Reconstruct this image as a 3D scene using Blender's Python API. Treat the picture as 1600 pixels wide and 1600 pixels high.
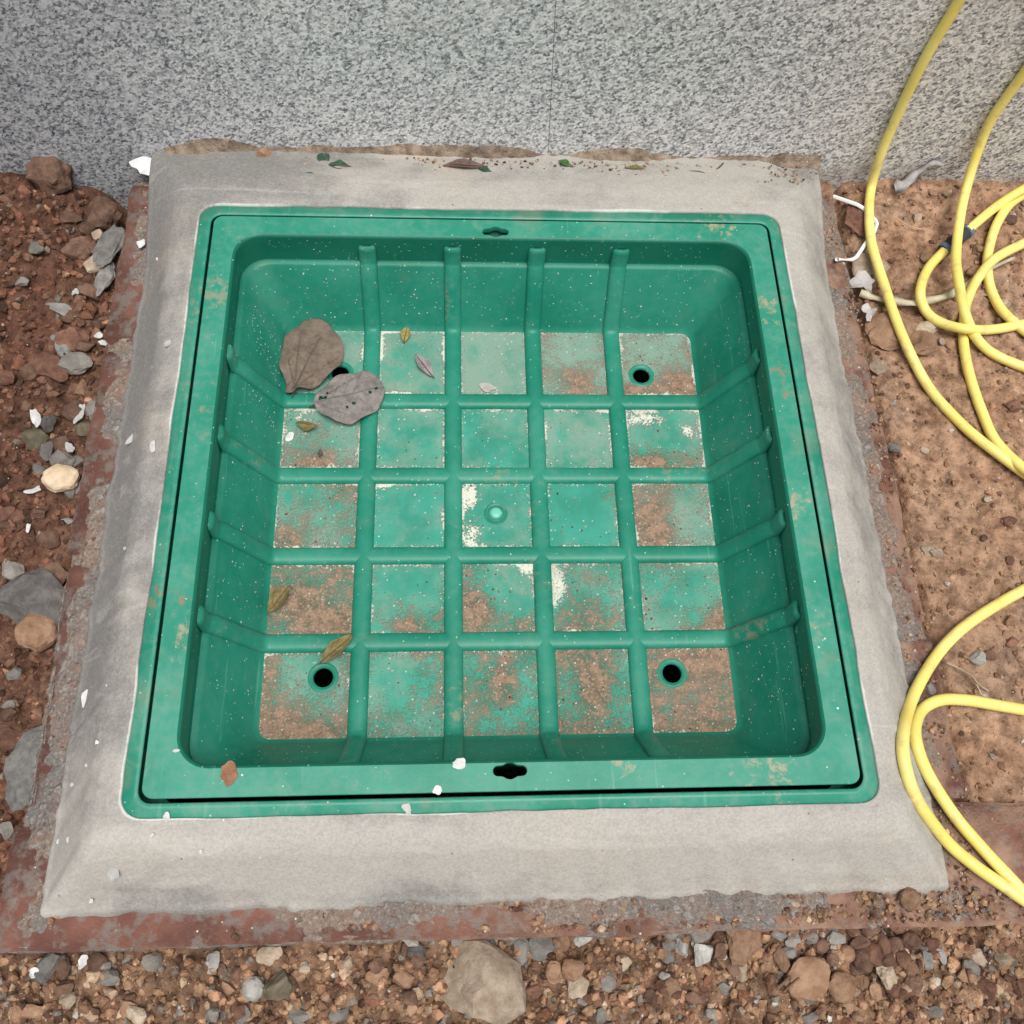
import bpy, bmesh, math, random
import numpy as np
from mathutils import Vector, Matrix, Euler

for o in list(bpy.data.objects): bpy.data.objects.remove(o)
scene = bpy.context.scene
C = scene.collection
rad = math.radians

# ------------------------------------------------------------------ camera
F_PX, PITCH, YAW, ROLL = 1461.9654, 0.4174, -0.1502, 0.1345
CAM = Vector((-0.0515, -0.4627, 0.9316))
ROT = Matrix.Rotation(YAW, 3, 'Z') @ Matrix.Rotation(PITCH, 3, 'X') @ Matrix.Rotation(ROLL, 3, 'Z')
cam = bpy.data.cameras.new('camera'); co = bpy.data.objects.new('camera', cam); C.objects.link(co)
cam.sensor_width = 36.0; cam.lens = 36.0 * F_PX / 1600.0
cam.clip_start = 0.02; cam.clip_end = 200.0
co.location = CAM; co.rotation_euler = ROT.to_euler()
scene.camera = co
scene.render.resolution_x = 1024; scene.render.resolution_y = 1024

# ------------------------------------------------------------------ world, sun, exposure
SUN_EL, SUN_AZ = rad(76), rad(-70)          # azimuth of the sun, from +x towards +y
w = bpy.data.worlds.new('World'); scene.world = w; w.use_nodes = True
nt = w.node_tree; nt.nodes.clear()
sky = nt.nodes.new('ShaderNodeTexSky'); sky.sky_type = 'NISHITA'; sky.sun_disc = False
sky.sun_elevation = SUN_EL; sky.sun_rotation = math.pi/2 - SUN_AZ
sky.air_density = 1.0; sky.dust_density = 4.0; sky.ozone_density = 1.0
hs = nt.nodes.new('ShaderNodeHueSaturation'); hs.inputs['Saturation'].default_value = 0.16
bg = nt.nodes.new('ShaderNodeBackground'); bg.inputs['Strength'].default_value = 0.06
wo = nt.nodes.new('ShaderNodeOutputWorld')
nt.links.new(sky.outputs[0], hs.inputs['Color']); nt.links.new(hs.outputs[0], bg.inputs['Color'])
nt.links.new(bg.outputs[0], wo.inputs['Surface'])
sl = bpy.data.lights.new('sun', 'SUN'); sl.energy = 1.5; sl.angle = rad(34); sl.color = (1.0, 0.975, 0.93)
so = bpy.data.objects.new('sun', sl); C.objects.link(so)
sd = Vector((math.cos(SUN_EL)*math.cos(SUN_AZ), math.cos(SUN_EL)*math.sin(SUN_AZ), math.sin(SUN_EL)))
so.rotation_euler = (-sd).to_track_quat('-Z', 'Y').to_euler(); so.location = sd*5
vs = scene.view_settings
vs.view_transform = 'Standard'; vs.look = 'None'; vs.exposure = 0.95; vs.gamma = 1.0; vs.use_curve_mapping = False

# ------------------------------------------------------------------ helpers
def at(u, v, z):
    """point of the place at height z seen at photo position (u, v)"""
    d = ROT @ Vector(((u-800)/F_PX, -(v-800)/F_PX, -1.0)); t = (z-CAM.z)/d.z
    return CAM + d*t
def atw(u, v, y):
    """point at depth y (used for what leans on the wall)"""
    d = ROT @ Vector(((u-800)/F_PX, -(v-800)/F_PX, -1.0)); t = (y-CAM.y)/d.y
    return CAM + d*t

def _hash(ix, iy, iz, seed):
    h = (ix.astype(np.int64)*374761393 + iy.astype(np.int64)*668265263 + iz.astype(np.int64)*2147483647 + seed*974711) & 0xFFFFFFFF
    h = ((h ^ (h >> 13))*1274126177) & 0xFFFFFFFF
    h = ((h ^ (h >> 16))*2246822519) & 0xFFFFFFFF
    return ((h ^ (h >> 15)) & 0xFFFFFF)/float(0xFFFFFF)
def vnoise(x, y, z=0.0, seed=0):
    x = np.asarray(x, float); y = np.asarray(y, float)+0*x; z = np.asarray(z, float)+0*x
    ix, iy, iz = np.floor(x), np.floor(y), np.floor(z)
    fx, fy, fz = x-ix, y-iy, z-iz
    s = lambda t: t*t*t*(t*(t*6-15)+10)
    fx, fy, fz = s(fx), s(fy), s(fz); r = 0
    for dx in (0, 1):
        for dy in (0, 1):
            for dz in (0, 1):
                r = r + _hash(ix+dx, iy+dy, iz+dz, seed)*(fx if dx else 1-fx)*(fy if dy else 1-fy)*(fz if dz else 1-fz)
    return r*2-1
def fbm(x, y, z=0.0, sc=1.0, oc=4, seed=0, gain=0.5):
    r = 0; a = 1; t = 0
    x = np.asarray(x, float); y = np.asarray(y, float); z = np.asarray(z, float)
    for k in range(oc):
        r = r + a*vnoise(x*sc, y*sc, z*sc, seed+k*17); t += a; a *= gain; sc *= 2.03
    return r/t
def sstep(a, b, x):
    t = np.clip((x-a)/(b-a), 0, 1); return t*t*(3-2*t)

def mesh(name, V, F, smooth=True, col=None):
    me = bpy.data.meshes.new(name)
    V = np.asarray(V, np.float32)
    if isinstance(F, np.ndarray):
        n, k = F.shape
        me.vertices.add(len(V)); me.vertices.foreach_set('co', V.ravel())
        me.loops.add(n*k); me.loops.foreach_set('vertex_index', F.astype(np.int32).ravel())
        me.polygons.add(n); me.polygons.foreach_set('loop_start', np.arange(0, n*k, k, dtype=np.int32))
        me.polygons.foreach_set('loop_total', np.full(n, k, np.int32))
        me.update(calc_edges=True)
    else:
        me.from_pydata([tuple(map(float, v)) for v in V], [], F)
    me.polygons.foreach_set('use_smooth', np.full(len(me.polygons), bool(smooth)))
    if col is not None:
        a = me.color_attributes.new('col', 'FLOAT_COLOR', 'POINT')
        c = np.ones((len(V), 4), np.float32); c[:, :col.shape[1]] = col
        a.data.foreach_set('color', c.ravel())
    me.validate(); me.update()
    return me
def place(name, me, mat, parent=None):
    o = bpy.data.objects.new(name, me); C.objects.link(o)
    if mat is not None and not me.materials: me.materials.append(mat)
    if parent is not None:
        o.parent = parent; o.matrix_parent_inverse = Matrix.Translation(-Vector(parent.location))
        if any(parent.rotation_euler) : o.matrix_parent_inverse = Matrix.Identity(4)
    return o
def obj(name, V, F, mat, parent=None, smooth=True, col=None):
    return place(name, mesh(name, V, F, smooth, col), mat, parent)
def tag(o, label=None, cat=None, group=None, kind=None):
    if label: o['label'] = label
    if cat: o['category'] = cat
    if group: o['group'] = group
    if kind or cat: o['kind'] = kind or 'thing'
    return o
def empty(name, loc, label, cat, group=None):
    e = bpy.data.objects.new(name, None); C.objects.link(e); e.location = loc; e.empty_display_size = 0.02
    return tag(e, label, cat, group, 'thing')
def rr(hx, hy, r, nc=8, ne=40):
    """rounded rectangle, counter-clockwise from the right end of the front edge: fixed point count"""
    P = []
    for cx, cy, a0 in ((1, -1, -90), (1, 1, 0), (-1, 1, 90), (-1, -1, 180)):
        for k in range(nc+1):
            a = rad(a0+90*k/nc); P.append((cx*(hx-r)+r*math.cos(a), cy*(hy-r)+r*math.sin(a)))
        a = rad(a0+90)
        p = np.array(P[-1]); nx, ny = {1: None}, None
        # straight run to the next corner
        c2 = {(1, -1): (1, 1), (1, 1): (-1, 1), (-1, 1): (-1, -1), (-1, -1): (1, -1)}[(cx, cy)]
        q = np.array((c2[0]*(hx-r)+r*math.cos(a), c2[1]*(hy-r)+r*math.sin(a)))
        for k in range(1, ne): P.append(tuple(p+(q-p)*k/ne))
    return np.array(P)
def loft(loops, closed=True):
    n = len(loops[0]); V = np.concatenate(loops); F = []
    m = n if closed else n-1
    for i in range(len(loops)-1):
        for j in range(m):
            k = (j+1) % n
            F.append((i*n+j, i*n+k, (i+1)*n+k, (i+1)*n+j))
    return V, np.array(F)
def loopz(P, z): return np.column_stack([P, np.full(len(P), z)])
def lathe(profile, c, n=32):
    L = []
    for r, z in profile:
        a = np.linspace(0, 2*np.pi, n, endpoint=False)
        L.append(np.column_stack([c[0]+r*np.cos(a), c[1]+r*np.sin(a), np.full(n, c[2]+z)]))
    return loft(L)
def catmull(P, n=10):
    P = [np.array(p, float) for p in P]; Q = [2*P[0]-P[1]]+P+[2*P[-1]-P[-2]]; R = []
    for i in range(1, len(Q)-2):
        for k in range(n):
            t = k/n; a, b, c, d = Q[i-1], Q[i], Q[i+1], Q[i+2]
            R.append(.5*((2*b)+(c-a)*t+(2*a-5*b+4*c-d)*t*t+(3*b-a-3*c+d)*t**3))
    R.append(P[-1]); return np.array(R)
def tube(path, r, n=14, cap=True):
    path = np.asarray(path, float); m = len(path); r = np.broadcast_to(np.asarray(r, float), (m,))
    T = np.gradient(path, axis=0); T /= np.linalg.norm(T, axis=1)[:, None]+1e-12
    up = np.array((0, 0, 1.0)); N = np.cross(T[0], up)
    if np.linalg.norm(N) < 1e-3: N = np.cross(T[0], (1.0, 0, 0))
    N /= np.linalg.norm(N); L = []
    for i in range(m):
        N = N-T[i]*(N@T[i]); N /= np.linalg.norm(N); B = np.cross(T[i], N)
        a = np.linspace(0, 2*np.pi, n, endpoint=False)
        L.append(path[i]+r[i]*(np.cos(a)[:, None]*N+np.sin(a)[:, None]*B))
    V, F = loft(L); F = [tuple(f) for f in F]
    if cap: F += [tuple(range(n-1, -1, -1)), tuple((m-1)*n+k for k in range(n))]
    return V, F

# ------------------------------------------------------------------ materials
class M:
    def __init__(s, name, rough=0.6, spec=0.4):
        s.m = bpy.data.materials.new(name); s.m.use_nodes = True; s.t = s.m.node_tree; s.t.nodes.clear()
        s.out = s.n('ShaderNodeOutputMaterial'); s.b = s.n('ShaderNodeBsdfPrincipled')
        s.b.inputs['Roughness'].default_value = rough; s.b.inputs['Specular IOR Level'].default_value = spec
        s.l(s.b.outputs[0], s.out.inputs['Surface'])
        tc = s.n('ShaderNodeTexCoord'); s.oc = tc.outputs['Object']
    def n(s, t): return s.t.nodes.new(t)
    def l(s, a, b): s.t.links.new(a, b)
    def sock(s, i, v):
        if hasattr(v, 'is_output'): s.l(v, i)
        else:
            if hasattr(i.default_value, '__len__') and hasattr(v, '__len__') and len(v) == 3 and len(i.default_value) == 4: v = (*v, 1)
            i.default_value = v
    def world(s):
        g = s.n('ShaderNodeNewGeometry'); return g.outputs['Position']
    def mapping(s, vec, scale=(1, 1, 1), rot=(0, 0, 0), loc=(0, 0, 0)):
        m = s.n('ShaderNodeMapping'); s.l(vec, m.inputs['Vector']); m.inputs['Scale'].default_value = scale
        m.inputs['Rotation'].default_value = rot; m.inputs['Location'].default_value = loc; return m.outputs[0]
    def noise(s, sc, det=4, rough=.55, vec=None, dist=0.0, out='Fac'):
        n = s.n('ShaderNodeTexNoise'); s.l(vec or s.oc, n.inputs['Vector'])
        n.inputs['Scale'].default_value = sc; n.inputs['Detail'].default_value = det; n.inputs['Roughness'].default_value = rough
        n.inputs['Distortion'].default_value = dist; return n.outputs[out]
    def voro(s, sc, feat='F1', vec=None, out='Distance', rnd=1.0):
        n = s.n('ShaderNodeTexVoronoi'); n.feature = feat; s.l(vec or s.oc, n.inputs['Vector'])
        n.inputs['Scale'].default_value = sc; n.inputs['Randomness'].default_value = rnd; return n.outputs[out]
    def ramp(s, fac, stops, interp='LINEAR'):
        r = s.n('ShaderNodeValToRGB'); s.sock(r.inputs['Fac'], fac); e = r.color_ramp.elements; r.color_ramp.interpolation = interp
        while len(e) < len(stops): e.new(0.5)
        for k, (p, c) in enumerate(stops):
            e[k].position = p; e[k].color = (c, c, c, 1) if not hasattr(c, '__len__') else (*c, 1)
        return r.outputs['Color']
    def mix(s, fac, a, b, mode='MIX'):
        m = s.n('ShaderNodeMix'); m.data_type = 'RGBA'; m.blend_type = mode; m.clamp_factor = True
        s.sock(m.inputs[0], fac); s.sock(m.inputs[6], a); s.sock(m.inputs[7], b); return m.outputs[2]
    def math(s, op, a, b=0.0, c=0.0, clamp=False):
        m = s.n('ShaderNodeMath'); m.operation = op; m.use_clamp = clamp
        s.sock(m.inputs[0], a); s.sock(m.inputs[1], b)
        if op in ('MULTIPLY_ADD', 'SMOOTH_MIN'): s.sock(m.inputs[2], c)
        return m.outputs[0]
    def lin(s, x, a, b):   # 0..1 between a and b
        m = s.n('ShaderNodeMapRange'); m.interpolation_type = 'SMOOTHSTEP'; s.sock(m.inputs['Value'], x)
        m.inputs['From Min'].default_value = a; m.inputs['From Max'].default_value = b; return m.outputs['Result']
    def attr(s, name='col'):
        a = s.n('ShaderNodeAttribute'); a.attribute_name = name; return a.outputs['Color']
    def sep(s, c):
        r = s.n('ShaderNodeSeparateColor'); s.l(c, r.inputs[0]); return r.outputs
    def xyz(s, c):
        r = s.n('ShaderNodeSeparateXYZ'); s.l(c, r.inputs[0]); return r.outputs
    def bump(s, h, strength=.3, dist=.001, prev=None):
        b = s.n('ShaderNodeBump'); b.inputs['Strength'].default_value = strength; b.inputs['Distance'].default_value = dist
        s.l(h, b.inputs['Height'])
        if prev is not None: s.l(prev, b.inputs['Normal'])
        return b.outputs[0]
    def col(s, c): s.sock(s.b.inputs['Base Color'], c); return s
    def rough(s, c): s.sock(s.b.inputs['Roughness'], c); return s
    def normal(s, c): s.l(c, s.b.inputs['Normal']); return s

GREEN = (0.022, 0.345, 0.228)
DUST = (0.20, 0.29, 0.235)
BROWN = (0.30, 0.155, 0.085)
def specks(m, vec, sc=160, thr=.16, dens=.62, seed=(0, 0, 0)):
    """small pale paint specks, 0/1 mask"""
    v = m.mapping(vec, loc=seed)
    d = m.voro(sc, vec=v); c = m.sep(m.voro(sc, vec=v, out='Color'))
    size = m.math('MULTIPLY', c[0], thr)
    a = m.math('LESS_THAN', d, size)
    return m.math('MULTIPLY', a, m.math('GREATER_THAN', c[1], dens))
def green_plastic(name, dust=.35, rust=.0, sp=.7, spec=.42, c1=(0.012, .205, .132), c2=(0.024, .262, .180), blobs=()):
    m = M(name, .42, spec); p = m.world()
    big = m.noise(9, 5, .6, vec=p); fine = m.noise(90, 4, .65, vec=p); scr = m.noise(150, 2, .5, vec=m.mapping(p, (1, .05, 1), (0, 0, .9)))
    c = m.mix(m.lin(big, .3, .7), c1, c2)
    dm = m.math('MULTIPLY', m.lin(m.math('MULTIPLY_ADD', fine, .5, m.math('MULTIPLY', big, .5)), .42, .68), dust)
    c = m.mix(dm, c, DUST)
    c = m.mix(m.math('MULTIPLY', m.lin(m.noise(24, 4, .65, vec=m.mapping(p, loc=(9, 4, 2)), dist=1.2), .54, .70), dust), c, (.15, .30, .22))
    c = m.mix(m.math('MULTIPLY', m.lin(m.noise(15, 4, .6, vec=m.mapping(p, loc=(1, 2, 8))), .56, .72), dust*.8), c, (.24, .23, .16))
    c = m.mix(m.math('MULTIPLY', m.lin(scr, .66, .74), .22), c, (.20, .42, .32))
    if rust > 0:
        rm = m.lin(m.math('MULTIPLY_ADD', fine, .45, m.math('MULTIPLY', m.noise(6.5, 3, .5, vec=m.mapping(p, loc=(3, 1.7, 0))), .75)), .70-.06*rust, .80-.06*rust)
        c = m.mix(m.math('MULTIPLY', rm, .5), c, (.34, .25, .165))
    if blobs:
        pick = {}
        for bx, by, br_, kind_ in blobs:
            v = m.n('ShaderNodeVectorMath'); v.operation = 'DISTANCE'; m.l(p, v.inputs[0]); v.inputs[1].default_value = (bx, by, 0)
            d_ = m.math('SUBTRACT', 1.0, m.math('DIVIDE', v.outputs['Value'], br_), clamp=True)
            pick[kind_] = d_ if kind_ not in pick else m.math('MAXIMUM', pick[kind_], d_)
        for kind_, d_ in pick.items():
            mk = m.lin(m.math('ADD', m.math('MULTIPLY', d_, .55), m.math('ADD', m.math('MULTIPLY_ADD', fine, 1.6, -.8), m.math('MULTIPLY_ADD', m.noise(70, 4, .68, vec=p, dist=.8), 2.6, -1.3))), .30, .85)
            mk = m.math('MULTIPLY', mk, m.math('GREATER_THAN', d_, .001))
            c = m.mix(m.math('MULTIPLY', mk, .7), c, {'tan': (.43, .315, .205), 'rust': (.30, .150, .085)}[kind_])
    c = m.mix(m.math('MULTIPLY', specks(m, p, 260, .24, 1-.22*sp), .6), c, (.58, .72, .62))
    c = m.mix(m.math('MULTIPLY', specks(m, p, 110, .14, 1-.14*sp, (2, 5, 1)), .7), c, (.68, .76, .68))
    m.col(c); m.rough(m.math('MULTIPLY_ADD', dm, .45, .38))
    m.normal(m.bump(m.noise(260, 3, .6, vec=p), .18, .0006))
    return m.m
MAT = {}
RB_ = []
for u_, v_, r_, k_ in ((248, 930, 34, 'rust'), (276, 936, 22, 'rust'), (1196, 476, 30, 'tan'), (1208, 494, 26, 'tan'), (1216, 575, 24, 'rust'), (1222, 608, 24, 'rust'), (1240, 790, 44, 'tan'), (1200, 1206, 48, 'tan'), (980, 1192, 34, 'tan'), (286, 995, 36, 'tan'), (1120, 352, 40, 'tan')):
    q_ = at(u_, v_, 0); RB_.append((q_.x, q_.y, r_*.00085, k_))
MAT['rim'] = green_plastic('green_rim_plastic', .30, .05, .45, blobs=RB_)
MAT['frame'] = green_plastic('green_frame_plastic', .45, .05, .35, blobs=RB_)
MAT['basin'] = green_plastic('green_basin_plastic', .09, .0, .9, .22, (.009, .165, .105), (.016, .215, .145))
MAT['lip'] = green_plastic('shaded_clean_green_plastic', .0, .0, .6, .25, (.006, .115, .070), (.009, .145, .092))  # dust-free upright band, its shade put into the deeper green
MAT['rib'] = green_plastic('green_rib_plastic', .13, .08, .6, .28, (.009, .180, .116), (.018, .235, .160))
MAT['boss'] = M('pale_green_boss', .4).col((.14, .50, .38)).m

def floor_mat():
    m = M('dirty_green_floor', .6, .35); p = m.world(); a = m.sep(m.attr())
    fine = m.noise(330, 3, .68, vec=p); mid = m.noise(75, 5, .62, vec=p); big = m.noise(22, 4, .6, vec=p)
    c = m.mix(m.lin(big, .35, .65), (.020, .225, .155), (.032, .285, .205))
    # grey-green film of dust
    film = m.math('MULTIPLY', m.lin(m.math('ADD', a[2], m.math('MULTIPLY_ADD', mid, .8, -.45)), .1, .9), .8)
    c = m.mix(film, c, m.mix(fine, (.17, .26, .21), (.31, .37, .30)))
    # brown dirt
    dm = m.lin(m.math('ADD', a[0], m.math('ADD', m.math('MULTIPLY_ADD', mid, 1.0, -.5), m.math('MULTIPLY_ADD', fine, 1.3, -.65))), .28, .80)
    dc = m.mix(m.lin(mid, .35, .65), (.185, .088, .055), (.335, .185, .125))
    dc = m.mix(m.math('MULTIPLY', m.lin(fine, .52, .68), .8), dc, (.42, .30, .225))
    dc = m.mix(m.lin(fine, .42, .30), dc, (.11, .065, .045))
    c = m.mix(m.math('MULTIPLY', dm, .86), c, dc)
    # white lime crust along edges
    wm = m.lin(m.math('ADD', a[1], m.math('ADD', m.math('MULTIPLY_ADD', mid, .9, -.45), m.math('MULTIPLY_ADD', fine, 1.3, -.65))), .46, .62)
    c = m.mix(m.math('MULTIPLY', wm, .9), c, (.66, .66, .56))
    c = m.mix(m.math('MULTIPLY', specks(m, p, 250, .27, .82), .8), c, (.56, .61, .53))
    c = m.mix(m.math('MULTIPLY', specks(m, p, 230, .20, .94, (4, 1, 2)), .7), c, (.06, .045, .035))
    m.col(c); m.rough(m.math('MULTIPLY_ADD', dm, .35, .5))
    h = m.math('ADD', m.math('MULTIPLY', dm, m.math('ADD', fine, .3)), m.math('MULTIPLY', wm, m.math('ADD', fine, .3)))
    m.normal(m.bump(h, .9, .0014))
    return m.m
MAT['floor'] = floor_mat()

def concrete(name, base=(.385, .364, .330), dark=(.200, .193, .182), tan=(.43, .36, .28), bump=.5, rough_scale=1.0):
    m = M(name, .85, .25); p = m.world()
    a = m.sep(m.attr())
    big = m.noise(5.5, 5, .6, vec=p, dist=.6); mid = m.noise(28, 4, .64, vec=p); fine = m.noise(420*rough_scale, 4, .7, vec=p)
    str_ = m.noise(16, 5, .6, vec=m.mapping(p, (.35, 1.4, 1), (0, 0, .4)), dist=.5)
    f = m.math('ADD', m.math('MULTIPLY', big, .55), m.math('ADD', m.math('MULTIPLY', str_, .3), m.math('MULTIPLY', mid, .25)))
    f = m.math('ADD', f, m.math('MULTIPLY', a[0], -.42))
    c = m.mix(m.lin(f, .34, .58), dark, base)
    c = m.mix(m.math('MULTIPLY', m.lin(m.noise(8, 5, .6, vec=m.mapping(p, loc=(7, 3, 1))), .48, .72), m.math('MULTIPLY_ADD', a[1], .9, .22)), c, tan)
    c = m.mix(m.math('MULTIPLY', m.lin(m.noise(46, 6, .7, vec=p, dist=1.0), .56, .72), .30), c, (.52, .51, .49))
    c = m.mix(m.math('MULTIPLY', m.lin(fine, .38, .25), .45), c, (.19, .185, .18))
    c = m.mix(m.math('MULTIPLY', m.lin(fine, .60, .75), .35), c, (.55, .54, .52))
    c = m.mix(m.math('MULTIPLY', m.lin(m.math('ADD', a[2], m.math('MULTIPLY_ADD', mid, 1.0, -.5)), .35, .7), .85), c, (.60, .62, .57))
    arc = m.noise(9, 3, .55, vec=m.mapping(p, (.25, 2.2, 1), (0, 0, -.5)), dist=1.6)
    c = m.mix(m.math('MULTIPLY', m.lin(arc, .60, .66), .22), c, (.54, .52, .48))
    grain = m.sep(m.voro(520, vec=p, out='Color'))
    c = m.mix(.13, c, m.mix(grain[0], (.10, .09, .08), (.68, .65, .60)))
    c = m.mix(specks(m, p, 60, .07, .84), c, (.62, .62, .60))
    c = m.mix(m.math('MULTIPLY', specks(m, p, 75, .10, .86, (3, 3, 3)), .8), c, (.12, .11, .10))
    m.col(c)
    m.normal(m.bump(m.math('MULTIPLY_ADD', mid, 2.4, fine), .5*bump, .0013))
    return m.m
MAT['concrete'] = concrete('trowelled_concrete')
def mortar_mat():
    m = M('rough_mortar', .92, .2); p = m.world()
    v = m.voro(190, vec=p, out='Color'); s_ = m.sep(v); fine = m.noise(300, 3, .68, vec=p); big = m.noise(11, 5, .6, vec=p)
    c = m.mix(m.lin(big, .38, .62), (.17, .155, .145), (.24, .175, .135))
    c = m.mix(m.math('MULTIPLY', m.lin(fine, .50, .70), .7), c, (.36, .345, .32))
    c = m.mix(m.lin(fine, .42, .30), c, (.15, .11, .085))
    c = m.mix(m.math('MULTIPLY', m.math('GREATER_THAN', s_[0], .92), .28), c, (.46, .44, .41))
    c = m.mix(m.math('MULTIPLY', m.math('GREATER_THAN', s_[1], .85), .3), c, (.27, .13, .085))
    m.col(c); n1 = m.bump(m.voro(190, vec=p), .8, .003); m.normal(m.bump(fine, .9, .003, n1)); return m.m
MAT['mortar'] = mortar_mat()
def brick_mat():
    m = M('old_red_brick', .9, .2); p = m.world()
    big = m.noise(14, 5, .6, vec=p); mid = m.noise(60, 4, .66, vec=p); fine = m.noise(380, 4, .7, vec=p)
    c = m.mix(m.lin(big, .35, .65), (.120, .054, .042), (.215, .098, .072))
    c = m.mix(m.math('MULTIPLY', m.lin(mid, .46, .64), .8), c, (.20, .175, .155))
    c = m.mix(m.math('MULTIPLY', m.lin(fine, .36, .25), .6), c, (.07, .04, .03))
    x = m.xyz(p)
    right = m.math('MULTIPLY', m.lin(x[0], -.25, .35), m.lin(m.noise(20, 5, .6, vec=m.mapping(p, loc=(2, 8, 4))), .36, .62))
    c = m.mix(m.math('MULTIPLY', right, .75), c, (.37, .235, .165))
    c = m.mix(specks(m, p, 130, .14, .72), c, (.66, .64, .60))
    m.col(c); m.normal(m.bump(m.math('MULTIPLY_ADD', mid, 2.2, fine), .6, .0018)); return m.m
MAT['brick'] = brick_mat()
def granite():
    m = M('speckled_granite', .62, .35); p = m.mapping(m.world(), (1, 1, 1), (0, .5, 0))
    q = m.mapping(p, (1, 1, 1.35))
    n1 = m.noise(120, 3, .65, vec=q); big = m.noise(3.2, 4, .55, vec=p)
    g1 = m.sep(m.voro(250, vec=q, out='Color'))[0]; g2 = m.sep(m.voro(430, vec=q, out='Color'))[1]
    f = m.math('ADD', m.math('MULTIPLY', g1, .46), m.math('ADD', m.math('MULTIPLY', g2, .26), m.math('ADD', m.math('MULTIPLY', n1, .34), m.math('MULTIPLY_ADD', big, .14, -.035))))
    c = m.ramp(f, [(.20, (.075, .083, .098)), (.36, (.225, .238, .258)), (.50, (.47, .478, .488)), (.64, (.66, .662, .662)), (.84, (.86, .86, .85))])
    x = m.xyz(m.world())
    warm = m.math('MULTIPLY', m.lin(x[0], -.1, .55), .5)
    c = m.mix(warm, c, m.mix(1.0, c, (1.06, 1.0, .92), 'MULTIPLY'))
    left_shade = m.lin(m.math('ADD', m.math('MULTIPLY', x[0], -2.6), m.math('MULTIPLY_ADD', m.noise(5, 4, .6, vec=m.world()), 1.2, -1.25)), .0, .9)  # shade over the left of the wall, put into the granite colour
    c = m.mix(m.math('MULTIPLY', left_shade, .55), c, m.mix(1.0, c, (.46, .49, .54), 'MULTIPLY'))
    # mud and mortar splashes low on the slab
    nz = m.noise(13, 5, .65, vec=m.world())
    mud = m.lin(m.math('ADD', m.math('MULTIPLY', x[2], -16), m.math('MULTIPLY_ADD', nz, 2.6, -1.75)), .15, .75)
    mc = m.mix(m.noise(70, 4, .6, vec=m.world()), (.18, .13, .095), (.36, .29, .23))
    mud = m.math('MULTIPLY', mud, m.math('MULTIPLY', m.lin(x[0], -.52, -.40), m.math('MULTIPLY_ADD', m.lin(x[0], .50, .40), .6, .4)))
    c = m.mix(m.math('MULTIPLY', mud, .82), c, mc)
    c = m.mix(m.math('MULTIPLY', m.lin(m.noise(7, 6, .65, vec=m.mapping(m.world(), loc=(1, 5, 2))), .60, .74), .35), c, (.42, .37, .31))
    m.col(c); m.normal(m.bump(n1, .12, .001)); return m.m
MAT['granite'] = granite()
def soil_mat(name='soil', usecol=True, b=.8):
    m = M(name, .95, .12); p = m.world()
    big = m.noise(10, 5, .6, vec=p); mid = m.noise(60, 4, .66, vec=p); fine = m.noise(330, 3, .7, vec=p)
    base = m.attr()
    c = m.mix(m.lin(mid, .30, .70), m.mix(1.0, base, (.52, .48, .46), 'MULTIPLY'), m.mix(1.0, base, (1.35, 1.32, 1.3), 'MULTIPLY'))
    c = m.mix(m.math('MULTIPLY', m.lin(fine, .38, .26), .7), c, m.mix(1.0, base, (.30, .27, .26), 'MULTIPLY'))
    c = m.mix(m.math('MULTIPLY', m.lin(fine, .60, .72), .55), c, m.mix(1.0, base, (1.9, 1.85, 1.8), 'MULTIPLY'))
    c = m.mix(m.math('MULTIPLY', specks(m, p, 120, .13, .80), .9), c, (.58, .55, .50))
    m.col(c)
    m.normal(m.bump(m.math('MULTIPLY_ADD', mid, 2.2, fine), b, .0030)); return m.m
MAT['soil'] = soil_mat()
MAT['pebble'] = soil_mat('soil_pebbles', b=.55)
def stone_mat(name, c1, c2, bump=.6, sc=60, spec=.2):
    m = M(name, .88, spec); p = m.oc
    g = m.n('ShaderNodeObjectInfo'); 
    v = m.n('ShaderNodeVectorMath'); v.operation = 'ADD'; m.l(m.world(), v.inputs[0]); m.l(g.outputs['Random'], v.inputs[1]); p = v.outputs[0]
    mid = m.noise(sc, 6, .66, vec=p); fine = m.noise(sc*6, 4, .7, vec=p)
    c = m.mix(m.lin(mid, .32, .68), c1, c2)
    c = m.mix(m.math('MULTIPLY', m.lin(fine, .38, .26), .55), c, tuple(x*.4 for x in c1))
    c = m.mix(m.math('MULTIPLY', m.lin(fine, .62, .75), .4), c, tuple(min(.8, x*1.5) for x in c2))
    k = m.math('MULTIPLY_ADD', g.outputs['Random'], .5, .75)
    cc = m.n('ShaderNodeVectorMath'); cc.operation = 'SCALE'; m.l(c, cc.inputs[0]); m.l(k, cc.inputs['Scale'])
    m.col(cc.outputs[0]); m.normal(m.bump(m.math('MULTIPLY_ADD', mid, 2.4, fine), bump, .0026)); return m.m
MAT['s_brown'] = stone_mat('brown_clod', (.100, .056, .039), (.195, .118, .082))
MAT['s_red'] = stone_mat('red_brown_clod', (.115, .055, .038), (.215, .115, .078))
MAT['s_orange'] = stone_mat('orange_stone', (.225, .130, .078), (.350, .220, .142))
MAT['s_tan'] = stone_mat('tan_stone', (.30, .225, .16), (.48, .39, .30))
MAT['s_grey'] = stone_mat('grey_stone', (.160, .145, .128), (.265, .245, .220))
MAT['s_pale'] = stone_mat('pale_grey_stone', (.30, .285, .262), (.44, .42, .39))
MAT['s_slate'] = stone_mat('blue_grey_stone', (.090, .083, .077), (.170, .158, .146))
MAT['s_mortar'] = stone_mat('mortar_chunk', (.205, .195, .180), (.35, .335, .31), 1.0, 90)
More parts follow.
